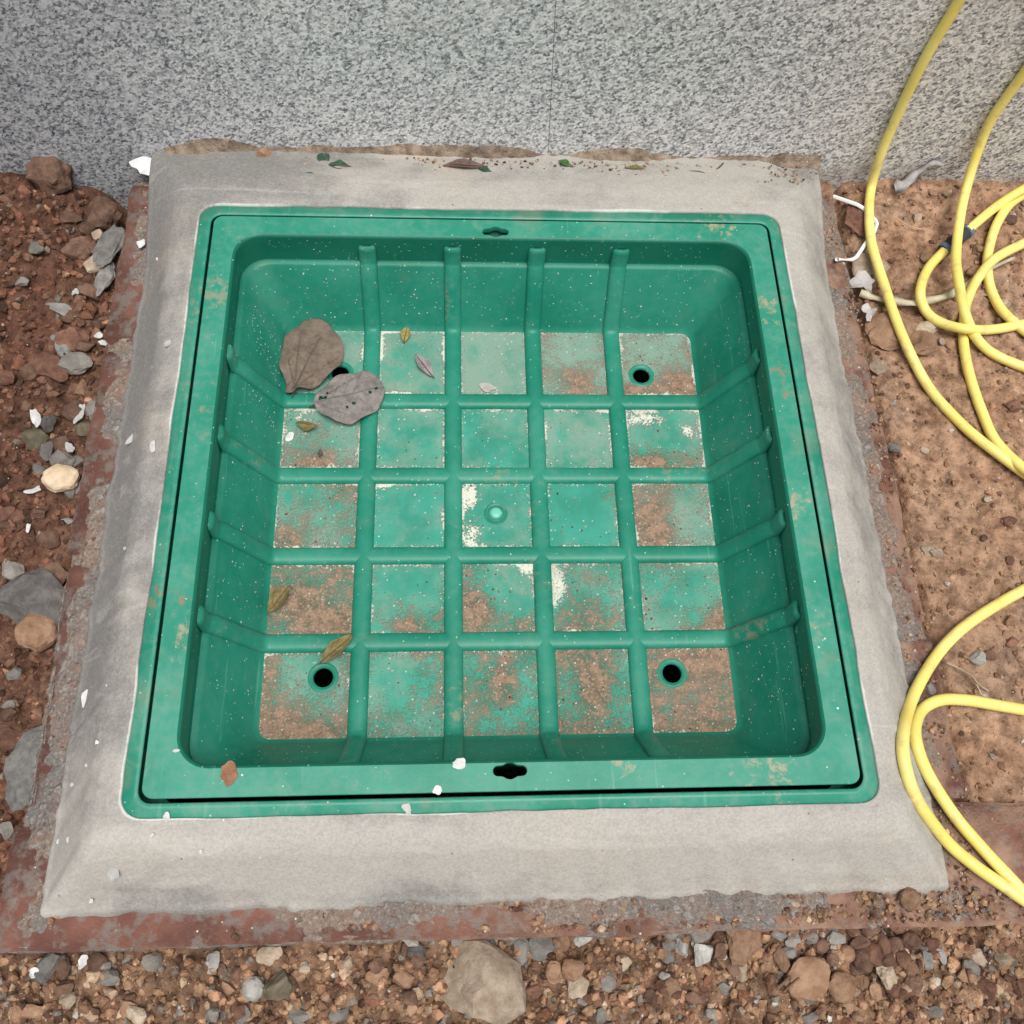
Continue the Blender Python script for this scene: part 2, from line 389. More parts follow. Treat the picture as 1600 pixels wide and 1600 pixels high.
MAT['rust'] = stone_mat('rusty_clay', (.20, .095, .055), (.31, .165, .10), .5)
MAT['s_beige'] = stone_mat('beige_block', (.50, .38, .25), (.63, .50, .36), .25)
MAT['s_olive'] = stone_mat('olive_stone', (.100, .084, .055), (.170, .145, .100))
MAT['white'] = stone_mat('white_paint_flake', (.44, .435, .425), (.58, .575, .56), .2, 120)
MAT['paper'] = stone_mat('white_paper', (.70, .70, .71), (.82, .82, .83), .15)
MAT['plastic_grey'] = stone_mat('dull_plastic_film', (.36, .33, .32), (.50, .48, .47), .15)
def hose_mat():
    m = M('yellow_hose_pvc', .38, .45); p = m.world()
    c = m.mix(m.lin(m.noise(14, 4, .6, vec=p), .35, .65), (.80, .66, .16), (.86, .74, .23))
    c = m.mix(m.math('MULTIPLY', m.lin(m.noise(38, 4, .68, vec=p), .52, .72), .55), c, (.46, .35, .18))
    m.col(c); pass
    return m.m
MAT['hose'] = hose_mat()
MAT['black_pl'] = stone_mat('dark_connector_plastic', (.018, .021, .028), (.04, .045, .055), .1, 40, .5)
MAT['clamp'] = stone_mat('blue_grey_clamp', (.09, .13, .19), (.17, .22, .30), .1, 40, .5)
MAT['strip'] = stone_mat('yellowed_strip', (.50, .43, .30), (.66, .60, .45), .3)
MAT['white_strip'] = M('white_plastic_strip', .45).col((.80, .79, .78)).m
MAT['twig'] = stone_mat('twig', (.10, .06, .045), (.19, .12, .085))
MAT['root'] = stone_mat('pale_root', (.40, .29, .20), (.55, .43, .31))
def leaf_mat(name, c1, c2, vein):
    m = M(name, .8, .2); 
    mid = m.noise(90, 6, .68); fine = m.noise(600, 3, .7); a = m.sep(m.attr())
    c = m.mix(m.lin(mid, .33, .67), c1, c2)
    c = m.mix(m.math('MULTIPLY', m.lin(fine, .6, .75), .5), c, tuple(min(.8, x*1.6) for x in c2))
    c = m.mix(m.math('MULTIPLY', m.lin(fine, .36, .25), .5), c, tuple(x*.5 for x in c1))
    c = m.mix(m.math('MULTIPLY', a[0], .75), c, vein)
    m.col(c); m.normal(m.bump(m.math('ADD', mid, m.math('MULTIPLY', a[0], -.5)), .6, .0012)); return m.m
MAT['leaf_brown'] = leaf_mat('dry_brown_leaf', (.130, .098, .077), (.205, .160, .128), (.070, .052, .040))
MAT['leaf_grey'] = leaf_mat('dry_grey_leaf', (.155, .135, .125), (.255, .228, .212), (.095, .080, .072))
MAT['leaf_mauve'] = leaf_mat('shrivelled_mauve_leaf', (.20, .17, .18), (.34, .31, .32), (.13, .11, .11))
MAT['leaf_yellow'] = leaf_mat('yellowing_leaf', (.24, .20, .055), (.38, .31, .12), (.16, .12, .04))
MAT['leaf_olive'] = leaf_mat('olive_brown_leaf', (.15, .12, .045), (.27, .22, .10), (.09, .07, .03))
MAT['leaf_green'] = leaf_mat('dark_green_leaf', (.030, .060, .040), (.075, .125, .085), (.02, .04, .03))
MAT['leaf_bright'] = leaf_mat('fresh_green_leaf', (.04, .11, .03), (.09, .18, .06), (.03, .07, .02))
MAT['leaf_dark'] = leaf_mat('dark_brown_leaf', (.11, .070, .060), (.20, .135, .115), (.06, .04, .03))

# ================================================================== SETTING: ground
def ground_z(x, y):
    x = np.asarray(x, float); y = np.asarray(y, float)
    left = 1-sstep(-.52, -.44, x); right = sstep(.40, .50, x)*sstep(-.56, -.46, y); 
    zl = -.122+.012*fbm(x, y, sc=9, oc=3, seed=3)+.055*np.exp(-(((x+.64)/.10)**2+((y-.40)/.12)**2))-.05*np.exp(-(((x+.50)/.035)**2+((y-.47)/.06)**2))+.02*np.exp(-(((x+.58)/.1)**2+((y-.12)/.2)**2))
    zr = -.083+.006*fbm(x, y, sc=6, oc=3, seed=5)+.022*sstep(.30, .48, y)-.028*np.exp(-((x-.489-.006*fbm(x*0, y, sc=14, oc=2, seed=9))/.008)**2)-.012*np.exp(-((x-.52)/.05)**2)*sstep(.2, .35, y)
    zf = -.104+.008*fbm(x, y, sc=10, oc=3, seed=7)
    z = zf*(1-left)*(1-right)+zl*left*(1-right)+zr*right
    z = z+.0065*fbm(x, y, sc=38, oc=3, seed=11)*(1-.6*right)+.0028*fbm(x, y, sc=120, oc=3, seed=13)
    bl = np.abs(fbm(x, y, sc=30, oc=2, seed=15))*.020+np.abs(fbm(x, y, sc=75, oc=2, seed=16))*.009-.007
    z = z+bl*(1-(.85-.40*sstep(.05, .30, y))*right)
    pit = sstep(.475, .455, np.abs(x))*sstep(.465, .445, np.abs(y))
    pit = np.maximum(pit, sstep(.495, .51, y)*sstep(1.3, 1.1, np.abs(x)))
    return z*(1-pit)+(-1.3)*pit
def soil_col(x, y):
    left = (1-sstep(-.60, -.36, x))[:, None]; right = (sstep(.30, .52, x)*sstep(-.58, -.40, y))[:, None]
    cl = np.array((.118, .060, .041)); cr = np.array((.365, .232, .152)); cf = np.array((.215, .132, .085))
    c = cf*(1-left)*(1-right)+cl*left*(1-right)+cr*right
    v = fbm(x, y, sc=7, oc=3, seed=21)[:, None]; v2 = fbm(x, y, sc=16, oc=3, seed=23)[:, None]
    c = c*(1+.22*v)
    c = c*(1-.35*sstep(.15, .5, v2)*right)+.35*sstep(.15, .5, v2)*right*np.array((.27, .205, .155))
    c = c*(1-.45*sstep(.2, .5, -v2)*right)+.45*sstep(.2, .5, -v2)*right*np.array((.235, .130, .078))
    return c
def axis(lo, hi, step, far, fac=1.5):
    a = list(np.arange(lo, hi+1e-9, step)); s = step
    while a[-1] < far: s *= fac; a.append(a[-1]+s)
    s = step
    while a[0] > -far: s *= fac; a.insert(0, a[0]-s)
    return np.array(a)
gx = axis(-.86, .92, .0042, 25); gy = axis(-.66, .51, .0042, 25)
GX, GY = np.meshgrid(gx, gy); fx, fy = GX.ravel(), GY.ravel()
nx, ny = len(gx), len(gy)
I = np.arange(nx*ny).reshape(ny, nx)
FQ = np.column_stack([I[:-1, :-1].ravel(), I[:-1, 1:].ravel(), I[1:, 1:].ravel(), I[1:, :-1].ravel()])
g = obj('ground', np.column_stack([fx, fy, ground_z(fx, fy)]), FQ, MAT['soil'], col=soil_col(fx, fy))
tag(g, 'bare reddish brown soil around the concrete surround', kind='structure')

# ================================================================== granite wall
WY = 0.488
def slab_mesh(x0, x1, z0, z1, y0, y1, b=.002):
    bm = bmesh.new(); bmesh.ops.create_cube(bm, size=1)
    for v in bm.verts:
        v.co = Vector(((x0+x1)/2+v.co.x*(x1-x0), (y0+y1)/2+v.co.y*(y1-y0), (z0+z1)/2+v.co.z*(z1-z0)))
    bmesh.ops.bevel(bm, geom=bm.edges[:], offset=b, segments=2, affect='EDGES', profile=.5)
    me = bpy.data.meshes.new('slab'); bm.to_mesh(me); bm.free(); return me
wall = empty('granite_wall', (0, WY, -.2), 'speckled grey granite wall rising behind the green cover', 'wall')
for x0, x1, b in ((-1.9, .0738, .0004), (.0743, 2.0, .0004)):
    me = slab_mesh(x0, x1, -.42, 1.0, WY, WY+.04, b)
    sh = .052
    for v in me.vertices: v.co.x += -(v.co.z)*sh if min(abs(v.co.x-x0), abs(v.co.x-x1)) < .01 and abs(v.co.x) < .5 else 0
    place('granite_slab', me, MAT['granite'], wall)

# ================================================================== brick edging
bricks = empty('brick_edging', (0, -.475, -.135), 'weathered red brick edging course showing under the concrete surround', 'brick edging')
def brick_mesh(L, W, H, seed):
    bm = bmesh.new(); bmesh.ops.create_cube(bm, size=1)
    for v in bm.verts: v.co = Vector((v.co.x*L, v.co.y*W, v.co.z*H))
    bmesh.ops.subdivide_edges(bm, edges=[e for e in bm.edges if abs((e.verts[0].co-e.verts[1].co).x) > L*.9], cuts=18, use_grid_fill=True)
    bmesh.ops.bevel(bm, geom=[e for e in bm.edges if e.is_manifold and e.calc_face_angle(0) > .5], offset=.004, segments=2, affect='EDGES')
    P = np.array([v.co for v in bm.verts])
    d = np.column_stack([fbm(P[:, 0]+seed*3.1+k, P[:, 1], P[:, 2], sc=26, oc=3, seed=seed+k*5) for k in range(3)])*.0045
    for v, q in zip(bm.verts, d): v.co += Vector(q)
    me = bpy.data.meshes.new('brick'); bm.to_mesh(me); bm.free()
    me.polygons.foreach_set('use_smooth', np.ones(len(me.polygons), bool)); return me
ZB = -.074
def brick(cx, cy, L, rot, seed, dz=0, tilt=0):
    o = place('brick', brick_mesh(L, .118, .062, seed), MAT['brick'])
    o.parent = bricks; o.matrix_parent_inverse = Matrix.Translation(-Vector(bricks.location))
    o.location = (cx, cy, ZB-.031+dz); o.rotation_euler = (tilt, 0, rot)
for k, (a, b) in enumerate(((-.495, -.196), (-.186, .084), (.096, .366), (.378, .66))): brick((a+b)/2, -.417-.001*k, b-a, rad((.4, -.2, .3, -.1)[k]), 10+k, (0, .001, 0, -.001)[k])
for k, (a, b) in enumerate(((-.352, -.082), (-.070, .200), (.212, .462))): brick(-.4265+(.003, -.001, 0)[k], (a+b)/2, b-a, rad(90+(.5, -.4, .3)[k]), 20+k, (-.002, .001, .002)[k])
for k, (a, b) in enumerate(((-.355, -.182), (-.164, .100), (.118, .372))): brick(.4285+(.003, 0, -.006)[k], (a+b)/2, b-a, rad(90+(-.6, .3, .5)[k]), 30+k, (.001, 0, .002)[k])

# ================================================================== concrete surround
NE = 150
def cum(P): 
    d = np.linalg.norm(np.roll(P, -1, 0)-P, axis=1); return np.concatenate([[0], np.cumsum(d)[:-1]])
surround = empty('concrete_surround', (0, -.45, -.072), 'smooth grey sloping concrete surround framing the green cover', 'concrete surround')
Pi = rr(.3662, .3662, .022, 10, NE); Po = rr(.4515, .462, .008, 10, NE)
Po[:, 1] -= np.where(Po[:, 1] > 0, 0, -.015)*np.clip(-Po[:, 1]/.46, 0, 1)       # front foot at -.447
Po[:, 1] += np.where(Po[:, 1] > 0, .0275*np.clip(Po[:, 1]/.46, 0, 1), 0)        # back foot at the wall
nP = len(Pi); ss = cum(Pi)
nrm = (Po-Pi)/np.linalg.norm(Po-Pi, axis=1)[:, None]
wav = .0022*fbm(Pi[:, 0], Pi[:, 1], sc=16, oc=4, seed=41)
rag = .0036*fbm(Po[:, 0], Po[:, 1], sc=20, oc=4, seed=43)+.0034*fbm(Po[:, 0], Po[:, 1], sc=90, oc=2, seed=44)
backness = sstep(.36, .455, Po[:, 1])
rag = rag*(1-backness)
Pi2 = Pi+nrm*wav[:, None]; Po2 = Po+nrm*rag[:, None]
zo = -.0685+.030*sstep(.30, .48, Po2[:, 1])
mid_back = backness*sstep(.43, .36, np.abs(Po2[:, 0])); zo = zo+.008*mid_back
S = np.concatenate([[0, .004, .014], np.linspace(.03, .97, 34), [.985, 1.0]])
L = [loopz(Pi2+nrm*.0045, -.012)]; A = [np.zeros((nP, 3))]
for s in S:
    P = Pi2+(Po2-Pi2)*s
    f = float(np.interp(s, (0, .06, .30, .42, .90, 1.0), (0, .005, .13, .24, .93, 1.0)))
    z = -.0005+zo*f
    if s < .003: z = z-.0036
    lump = .0011*fbm(P[:, 0], P[:, 1], sc=7, oc=2, seed=51)+.0007*fbm(P[:, 0], P[:, 1], sc=30, oc=3, seed=53)+.0007*fbm(P[:, 0], P[:, 1], sc=110, oc=2, seed=54)
    z = z+lump*sstep(0, .15, s)*(1-.4*sstep(.9, 1, s))
    z = z-.006*sstep(.955, 1, s)*(1-backness)
    L.append(np.column_stack([P, z]))
    dark = np.clip(sstep(-.05, -.40, P[:, 0])*sstep(-.42, -.15, P[:, 1])*(.34+.30*sstep(.25, .7, s))+.16*sstep(.55, .9, s)*sstep(-.30, -.40, P[:, 1])+.20*sstep(.38, .44, P[:, 0])-.18*sstep(-.36, -.40, P[:, 1])*(1-s), -.3, 1)  # left side's shade painted into the concrete, together with its damp patches
    tan = np.clip(1.3*sstep(.37, .45, P[:, 1])*sstep(-.30, .1, P[:, 0])+.3*sstep(.0, .4, P[:, 0])*sstep(-.3, -.42, P[:, 1]), 0, 1)
    pale = np.full(nP, float(.75*(1-sstep(.01, .05, s))))*np.clip(.5+.9*fbm(P[:, 0], P[:, 1], sc=11, oc=2, seed=57), 0, 1)
    A.append(np.column_stack([dark, tan, pale]))
L.append(loopz(Po2+nrm*.001, -.10)); A.append(np.zeros((nP, 3)))
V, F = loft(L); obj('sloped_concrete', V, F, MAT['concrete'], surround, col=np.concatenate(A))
# rough mortar bed squeezed out between the concrete and the bricks
Pa = rr(.440, .440, .02, 10, 300); Pb = rr(.4865, .4785, .006, 10, 300)
LL = []
nb = (Pb-Pa)/np.linalg.norm(Pb-Pa, axis=1)[:, None]
for s in np.linspace(0, 1, 26):
    P = Pa+(Pb-Pa)*s
    side_r = sstep(.43, .45, P[:, 0]); front = sstep(-.43, -.44, P[:, 1]); left = sstep(-.43, -.45, P[:, 0])
    wgt = .62*left+.80*side_r*sstep(-.45, -.2, P[:, 1])+front*(.02+.70*sstep(-.30, -.18, P[:, 0])*sstep(.34, .24, P[:, 0])+.35*np.exp(-((P[:, 0]-.26)/.10)**2))
    n = fbm(P[:, 0], P[:, 1], sc=22, oc=4, seed=61); n2 = fbm(P[:, 0], P[:, 1], sc=150, oc=3, seed=62)
    z = ZB-.006+.013*wgt*(1-.35*s)+.0065*n+.0034*n2-.009*sstep(.50, .95, s)*(1-.35*wgt)
    z = np.where(s > .985, ZB-.03, z)
    LL.append(np.column_stack([P+nb*(.004*fbm(P[:, 0], P[:, 1], sc=40, oc=3, seed=66))[:, None], z]))
V, F = loft(LL); obj('mortar_bed', V, F, MAT['mortar'], surround)
# fillet of mortar and grit against the foot of the wall
xs = np.linspace(-.436, .452, 300); LL = []
for s in np.linspace(0, 1, 9):
    hgt = .010+.013*fbm(xs, xs*0, sc=11, oc=4, seed=71)
    y = WY+.001-(.021+.010*fbm(xs, xs*0+3, sc=16, oc=4, seed=72))*s
    z0 = -.0375-.004*sstep(.36, .45, np.abs(xs)); z = z0+.006+hgt*(1-s)**1.8-.010*s+.0028*fbm(xs, y, sc=110, oc=3, seed=73)
    LL.append(np.column_stack([xs, y, z]))
V, F = loft(LL, closed=False); obj('dirt_fillet', V, F, MAT['soil'], surround, col=np.array((.27, .215, .165))*(1+.35*fbm(V[:, 0], V[:, 1], sc=18, oc=3, seed=76))[:, None])

# ================================================================== green frame
frame = empty('cover_frame', (0, 0, -.05), 'green plastic frame rim set into the concrete around the cover', 'frame')
LP = [(.3440, -.065, .008), (.3640, -.065, .022), (.3640, -.016, .022), (.3518, -.0045, .0134), (.3518, -.0030, .0134), (.3524, -.0022, .0140), (.3572, -.0022, .018), (.3582, -.0034, .019), (.3672, -.0036, .0235), (.3680, -.0050, .024), (.3684, -.066, .024)]
V, F = loft([loopz(rr(h, h, r, 8, 40), z) for h, z, r in LP]); obj('frame_rim', V, F, MAT['frame'], frame)

# ================================================================== green recessed cover
cover = empty('access_cover', (0, 0, -.133), 'green plastic recessed access cover with ribbed square tray', 'access cover')
H, RB = .3174, .030
def inside(P, x, y):
    X, Y = P[:, 0], P[:, 1]; X2, Y2 = np.roll(X, -1), np.roll(Y, -1)
    return bool(np.sum(((Y > y) != (Y2 > y)) & (x < (X2-X)*(y-Y)/(Y2-Y+1e-15)+X)) % 2)
def fill_holes(loops, z):
    """flat plate: first loop is the outline, the others are openings"""
    from mathutils.geometry import delaunay_2d_cdt
    pts_, ed = [], []
    for P in loops:
        o = len(pts_); pts_ += [Vector((float(p[0]), float(p[1]))) for p in P]; ed += [(o+k, o+(k+1) % len(P)) for k in range(len(P))]
    vo, _, fo = delaunay_2d_cdt(pts_, ed, [], 0, 1e-7)[:3]
    F = []
    for f in fo:
        c = sum((vo[k] for k in f), Vector((0, 0)))/len(f)
        if inside(loops[0], c.x, c.y) and not any(inside(P, c.x, c.y) for P in loops[1:]): F.append(tuple(f))
    return [(v.x, v.y, z) for v in vo], F
def slot(cx, cy, n=72):
    P = []
    for k in range(n):
        a = 2*math.pi*k/n; c, s = math.cos(a), math.sin(a)
        hl, rs_ = .0118, .0052; t = rs_/max(abs(s), 1e-9)
        if t*abs(c) > hl: t = hl*abs(c)+math.sqrt(max(rs_*rs_-hl*hl*s*s, 0))
        r = (t**8+.0082**8)**(1/8.); P.append((cx+r*c, cy+r*s))
    return np.array(P)
slots = [slot(0, .329), slot(.001, -.3285)]
V, Fc = fill_holes([rr(.3472, .3472, .0106, 8, 40), rr(H+.0035, H+.0035, RB+.0035, 8, 40)]+slots, 0)
def addloft(V, Fc, loops):
    v, f = loft(loops); o = len(V); V += [tuple(q) for q in v]; Fc += [tuple(int(i)+o for i in q) for q in f]
addloft(V, Fc, [loopz(rr(h, h, r, 8, 40), z) for h, z, r in ((.3472, 0, .0106), (.3477, -.0005, .0111), (.3476, -.0050, .0110), (.3410, -.014, .009), (.335, -.024, .008))])
rim = obj('rim', V, Fc, MAT['rim'], cover, smooth=False)
for sl_ in slots:
    c = sl_.mean(0); v_, f_ = loft([loopz(sl_, 0), loopz(c+(sl_-c)*.97, -.0008), loopz(c+(sl_-c)*.97, -.007)])
    so_ = obj('lifting_slot', v_, f_, MAT['rim']); so_.parent = rim; so_.matrix_parent_inverse = Matrix.Identity(4)
WP = [(H+.0035, 0.0, RB+.0035), (H+.0012, -.0010, RB+.0012), (H, -.0035, RB), (H+.0052, -.0470, RB+.005), (H+.0036, -.0490, RB+.0035), (H-.0016, -.0500, RB-.001), (.3135, -.0522, RB), (.2770, -.1258, .017), (.2742, -.1305, .015), (.2690, -.1338, .013)]
V, F = loft([loopz(rr(h, h, r, 8, 40), z) for h, z, r in WP[:5]]); obj('tray_lip', V, F, MAT['lip'], cover)
V, F = loft([loopz(rr(h, h, r, 8, 40), z) for h, z, r in WP[4:]]); obj('tray_wall', V, F, MAT['basin'], cover)
SP, FZ = .1077, -.1328
# ribs: half-round, down one wall, over the floor and up the other
half = [(H+.0006, -.0158), (H+.0006, -.0170), (H+.0007, -.0190), (H+.0008, -.0225), (H+.0010, -.0440), (H-.0012, -.0490), (.3125, -.0530), (.2950, -.0884), (.2775, -.1248), (.2742, -.1290), (.2690, -.1325), (.262, -.1330), (.20, -.1330), (.10, -.1330)]
path = half+[(0, -.1330)]+[(-a, b) for a, b in reversed(half)]
pth = np.array(path); tn = np.gradient(pth, axis=0); tn /= np.linalg.norm(tn, axis=1)[:, None]
nn = np.column_stack([-tn[:, 1], tn[:, 0]]); nn = np.where((nn[:, 1] < -.2)[:, None], -nn, nn)
for i in range(len(nn)):
    if abs(pth[i, 0]) > .25 and nn[i, 0]*pth[i, 0] > 0: nn[i] = -nn[i]
    if abs(pth[i, 0]) < .25: nn[i] = (0, 1)
def rib_mesh(k, along_y):
    L = []; n = 13
    for (a, z), q in zip(path, nn):
        t = np.linspace(0, np.pi, n)
        lat = .0112*np.sign(np.cos(t))*np.abs(np.cos(t))**.85; hh = .0072*float(np.interp(-z, (.0158, .0170, .0190, .0225, .044, .05), (.05, .42, .72, .85, .9, 1.0)))*np.sin(t)**.8-.0005; lat = lat*float(np.interp(-z, (.0158, .0170, .0190, .0225), (.5, .8, .95, 1.0)))
        pos = np.column_stack([k+lat, a+q[0]*hh, z+q[1]*hh]) if along_y else np.column_stack([a+q[0]*hh, k+lat, z+q[1]*hh])
        L.append(pos)
    V, F = loft(L, closed=False); F = [tuple(f) for f in F]
    F += [tuple(range(n)), tuple(range((len(path)-1)*n, len(path)*n))]
    if along_y: V[:, 2] += .0002
    return V, F
for k in (-1.5, -.5, .5, 1.5):
    for al in (True, False):
        V, F = rib_mesh(k*SP, al); o = obj('rib', V, F, MAT['rib'], cover)
        pass
# 25 floor panels, each with its own dirt
panel_dirt = [  # brown, white, dust : rows from the wall side to the front
 [(.05, .30, .55), (.10, .42, .55), (.05, .30, .75), (.30, .30, .80), (.42, .38, .95)],
 [(.22, .36, .60), (.05, .32, .40), (.05, .32, .35), (.06, .34, .50), (.16, .38, .45)],
 [(.36, .30, .45), (.08, .30, .30), (.08, .30, .30), (.10, .26, .30), (.22, .28, .60)],
 [(.38, .22, .35), (.16, .26, .25), (.20, .20, .30), (.30, .22, .30), (.30, .24, .40)],
 [(.52, .20, .50), (.34, .20, .35), (.34, .22, .35), (.40, .20, .30), (.66, .22, .60)]]
blobs = []   # (x, y, rx, ry, channel, amount) from the photograph
def blob(u, v, ru, rv, ch, a):
    p = at(u, v, FZ); blobs.append((p.x, p.y, ru*.00083, rv*.0010, ch, a))
for b in ((750, 955, 34, 28, 0, .7), (1020, 805, 40, 60, 0, .65), (465, 930, 40, 40, 0, .45), (520, 975, 30, 22, 0, .5), (430, 1130, 60, 30, 0, .4), (815, 975, 26, 16, 0, .5), (895, 955, 20, 50, 0, .25),
          (945, 770, 20, 18, 0, .5), (890, 800, 45, 45, 0, -.8), (890, 800, 45, 45, 2, -.5), (800, 920, 34, 40, 0, -.5), (1010, 655, 34, 14, 1, .55), (735, 775, 12, 18, 1, .7), (738, 835, 14, 30, 1, .55), (872, 915, 14, 28, 1, .8), (822, 885, 12, 12, 1, .8),
          (640, 545, 40, 30, 1, .22), (470, 660, 25, 30, 1, .4), (600, 755, 14, 12, 1, .6), (990, 610, 40, 12, 0, .5), (1065, 600, 30, 20, 0, .55), (900, 590, 40, 25, 0, .35), (1040, 720, 60, 18, 0, .45), (500, 720, 50, 14, 0, .4), (450, 840, 30, 30, 0, .4),
          (790, 1060, 16, 26, 0, .4), (930, 1070, 24, 40, 0, .3), (640, 975, 24, 14, 0, .5), (1120, 970, 26, 22, 0, .4), (940, 965, 30, 16, 0, .4), (600, 1060, 40, 40, 0, -.3), (480, 1040, 40, 40, 0, -.25), (640, 960, 60, 30, 0, .05), (1075, 675, 10, 10, 1, .6), (945, 640, 14, 8, 1, .6)):
    blob(*b)
edges = [-.2732, -1.5*SP, -.5*SP, .5*SP, 1.5*SP, .2732]
def panel(i, j, holec=None):
    x0, x1 = edges[i], edges[i+1]; y0, y1 = edges[j], edges[j+1]
    px = np.array([x0]+list(np.linspace(x0+.009, x1-.009, 24))+[x1]); py = np.array([y0]+list(np.linspace(y0+.009, y1-.009, 24))+[y1])
    X, Y = np.meshgrid(px, py); X, Y = X.ravel(), Y.ravel(); n = len(px)
    Iq = np.arange(n*n).reshape(n, n)
    F = np.column_stack([Iq[:-1, :-1].ravel(), Iq[:-1, 1:].ravel(), Iq[1:, 1:].ravel(), Iq[1:, :-1].ravel()])
    if i in (0, 4) and j in (0, 4):      # rounded outer corner
        r = .016; cx = math.copysign(.2732-r, x0+x1); cy = math.copysign(.2732-r, y0+y1)
        dx, dy = (X-cx)*np.sign(cx), (Y-cy)*np.sign(cy); out = (dx > 0) & (dy > 0) & (np.hypot(dx, dy) > r)
        d = np.hypot(dx, dy); X = np.where(out, cx+np.sign(cx)*dx*r/np.maximum(d, 1e-6), X); Y = np.where(out, cy+np.sign(cy)*dy*r/np.maximum(d, 1e-6), Y)
    Z = np.full(len(X), FZ)
    if holec is not None:
        hx, hy = holec; d = np.hypot(X-hx, Y-hy); R0 = .0128
        keep = d > R0*.92
        near = keep & (d < R0*1.45)
        # drop faces over the hole; the ring part covers the ragged edge
        fk = keep[F].all(1); F = F[fk]
    b, wv, du = panel_dirt[4-j][i]
    ed = np.minimum(np.minimum(X-(x0+.0112 if i else x0+.002), (x1-.0112 if i < 4 else x1-.002)-X), np.minimum(Y-(y0+.0112 if j else y0+.002), (y1-.0112 if j < 4 else y1-.002)-Y))
    e = np.exp(-np.clip(ed, 0, None)/.0032); e2 = np.exp(-np.clip(ed, 0, None)/.014)
    lo = fbm(X, Y, sc=26, oc=3, seed=81); lo2 = fbm(X, Y, sc=34, oc=3, seed=83)
    br = b*.92+.30*lo+.16*e2*(b > .15)+.06*e; wh = wv*.35+.95*e*np.clip(.75+lo2*.9, 0, 1.2)*(wv+.35)+.10*lo2; dd = du+.35*lo2+.15*e2
    for bx, by, rx, ry, ch, am in blobs:
        gss = am*np.exp(-(((X-bx)/rx)**2+((Y-by)/ry)**2)*.9)
        if ch == 0: br = br+gss
        elif ch == 1: wh = wh+gss
        else: dd = dd+gss
    cm = np.clip(np.column_stack([br, wh, dd]), 0, 1)
    used = np.unique(F); mp = np.full(len(X), -1); mp[used] = np.arange(len(used))
    obj('floor_panel', np.column_stack([X, Y, Z])[used], mp[F], MAT['floor'], cover, col=cm[used])
holes = [(-.2025, -.2015), (.201, -.202), (.1985, .2035), (-.202, .2045)]
hmap = {(0, 0): holes[0], (4, 0): holes[1], (4, 4): holes[2], (0, 4): holes[3]}
for j in range(5):
    for i in range(5): panel(i, j, hmap.get((i, j)))
for hx, hy in holes:
    V, F = lathe([(.0182, -.0004), (.0160, .0010), (.0146, .0013), (.0138, .0004), (.0120, .0002), (.0112, -.0010), (.0110, -.0035)], (hx, hy, FZ), 36)
    obj('drain_ring', V, F, MAT['rib'], cover)
V, F = lathe([(.0150, -.0003), (.0142, .0010), (.0128, .0012), (.0120, .0002), (.0098, .0002), (.0090, .0014)], (-.001, .002, FZ), 32); ring = obj('centre_ring', V, F, MAT['rib'], cover)
V, F = lathe([(.0074, .0000), (.0072, .0024), (.0062, .0034), (.0035, .0040), (.0004, .0042)], (-.001, .002, FZ), 28); st_ = obj('centre_stud', V, F, MAT['boss']); st_.parent = ring; st_.matrix_parent_inverse = Matrix.Identity(4)

# ================================================================== paint specks, grit in the tray (cannot be counted)
rng = np.random.default_rng(5); random.seed(5)
def flat_bits(points, sizes, normals, stretch=1.6, lift=.0004):
    V = []; F = []
    for p, s, n in zip(points, sizes, normals):
        n = Vector(n).normalized(); t = n.orthogonal().normalized(); t.rotate(Matrix.Rotation(random.random()*6.28, 3, n)); b = n.cross(t); o = len(V); k = 6
        for i in range(k):
            a = 6.283*i/k; r = s*random.uniform(.6, 1.1); V.append(Vector(p)+n*lift+t*(math.cos(a)*r*stretch)+b*(math.sin(a)*r))
        V.append(Vector(p)+n*(lift+s*.35))
        for i in range(k): F.append((o+i, o+(i+1) % k, o+k))
    return np.array([tuple(v) for v in V]), np.array(F)
pts, szs, nms = [], [], []
sl_n = np.array((.0728, .0350)); sl_n /= np.linalg.norm(sl_n)       # inward, up on the sloped wall
def on_wall(side, a, f):
    """side: 0 back 1 right 2 front 3 left; a along the wall; f 0 floor .. 1 top of the slope"""
    h = .277+(.312-.277)*f; z = -.1258+(.0728)*f; c, s = sl_n
    return {0: ((a, h, z), (0, -c, s)), 1: ((h, a, z), (-c, 0, s)), 2: ((a, -h, z), (0, c, s)), 3: ((-h, a, z), (c, 0, s))}[side]
for side, n in ((0, 120), (1, 150), (2, 60), (3, 150)):
    for _ in range(n):
        a = random.uniform(-.265, .265)
        if min(abs(a-k*SP) for k in (-1.5, -.5, .5, 1.5)) < .013: continue
        p, nv = on_wall(side, a, random.uniform(.02, .98)); pts.append(p); nms.append(nv); szs.append(random.choice((.0004, .0005, .0006, .0007, .0008, .0011)))
for side, n in ((0, 70), (1, 60), (3, 40)):     # upright upper band
    for _ in range(n):
        a = random.uniform(-.28, .28); z = random.uniform(-.044, -.006)
        if min(abs(a-k*SP) for k in (-1.5, -.5, .5, 1.5)) < .013 and z < -.017: continue
        h = H-.0006; p, nv = {0: ((a, h, z), (0, -1, 0)), 1: ((h, a, z), (-1, 0, 0)), 3: ((-h, a, z), (1, 0, 0))}[side]
        pts.append(p); nms.append(nv); szs.append(random.choice((.0005, .0006, .0008, .001)))
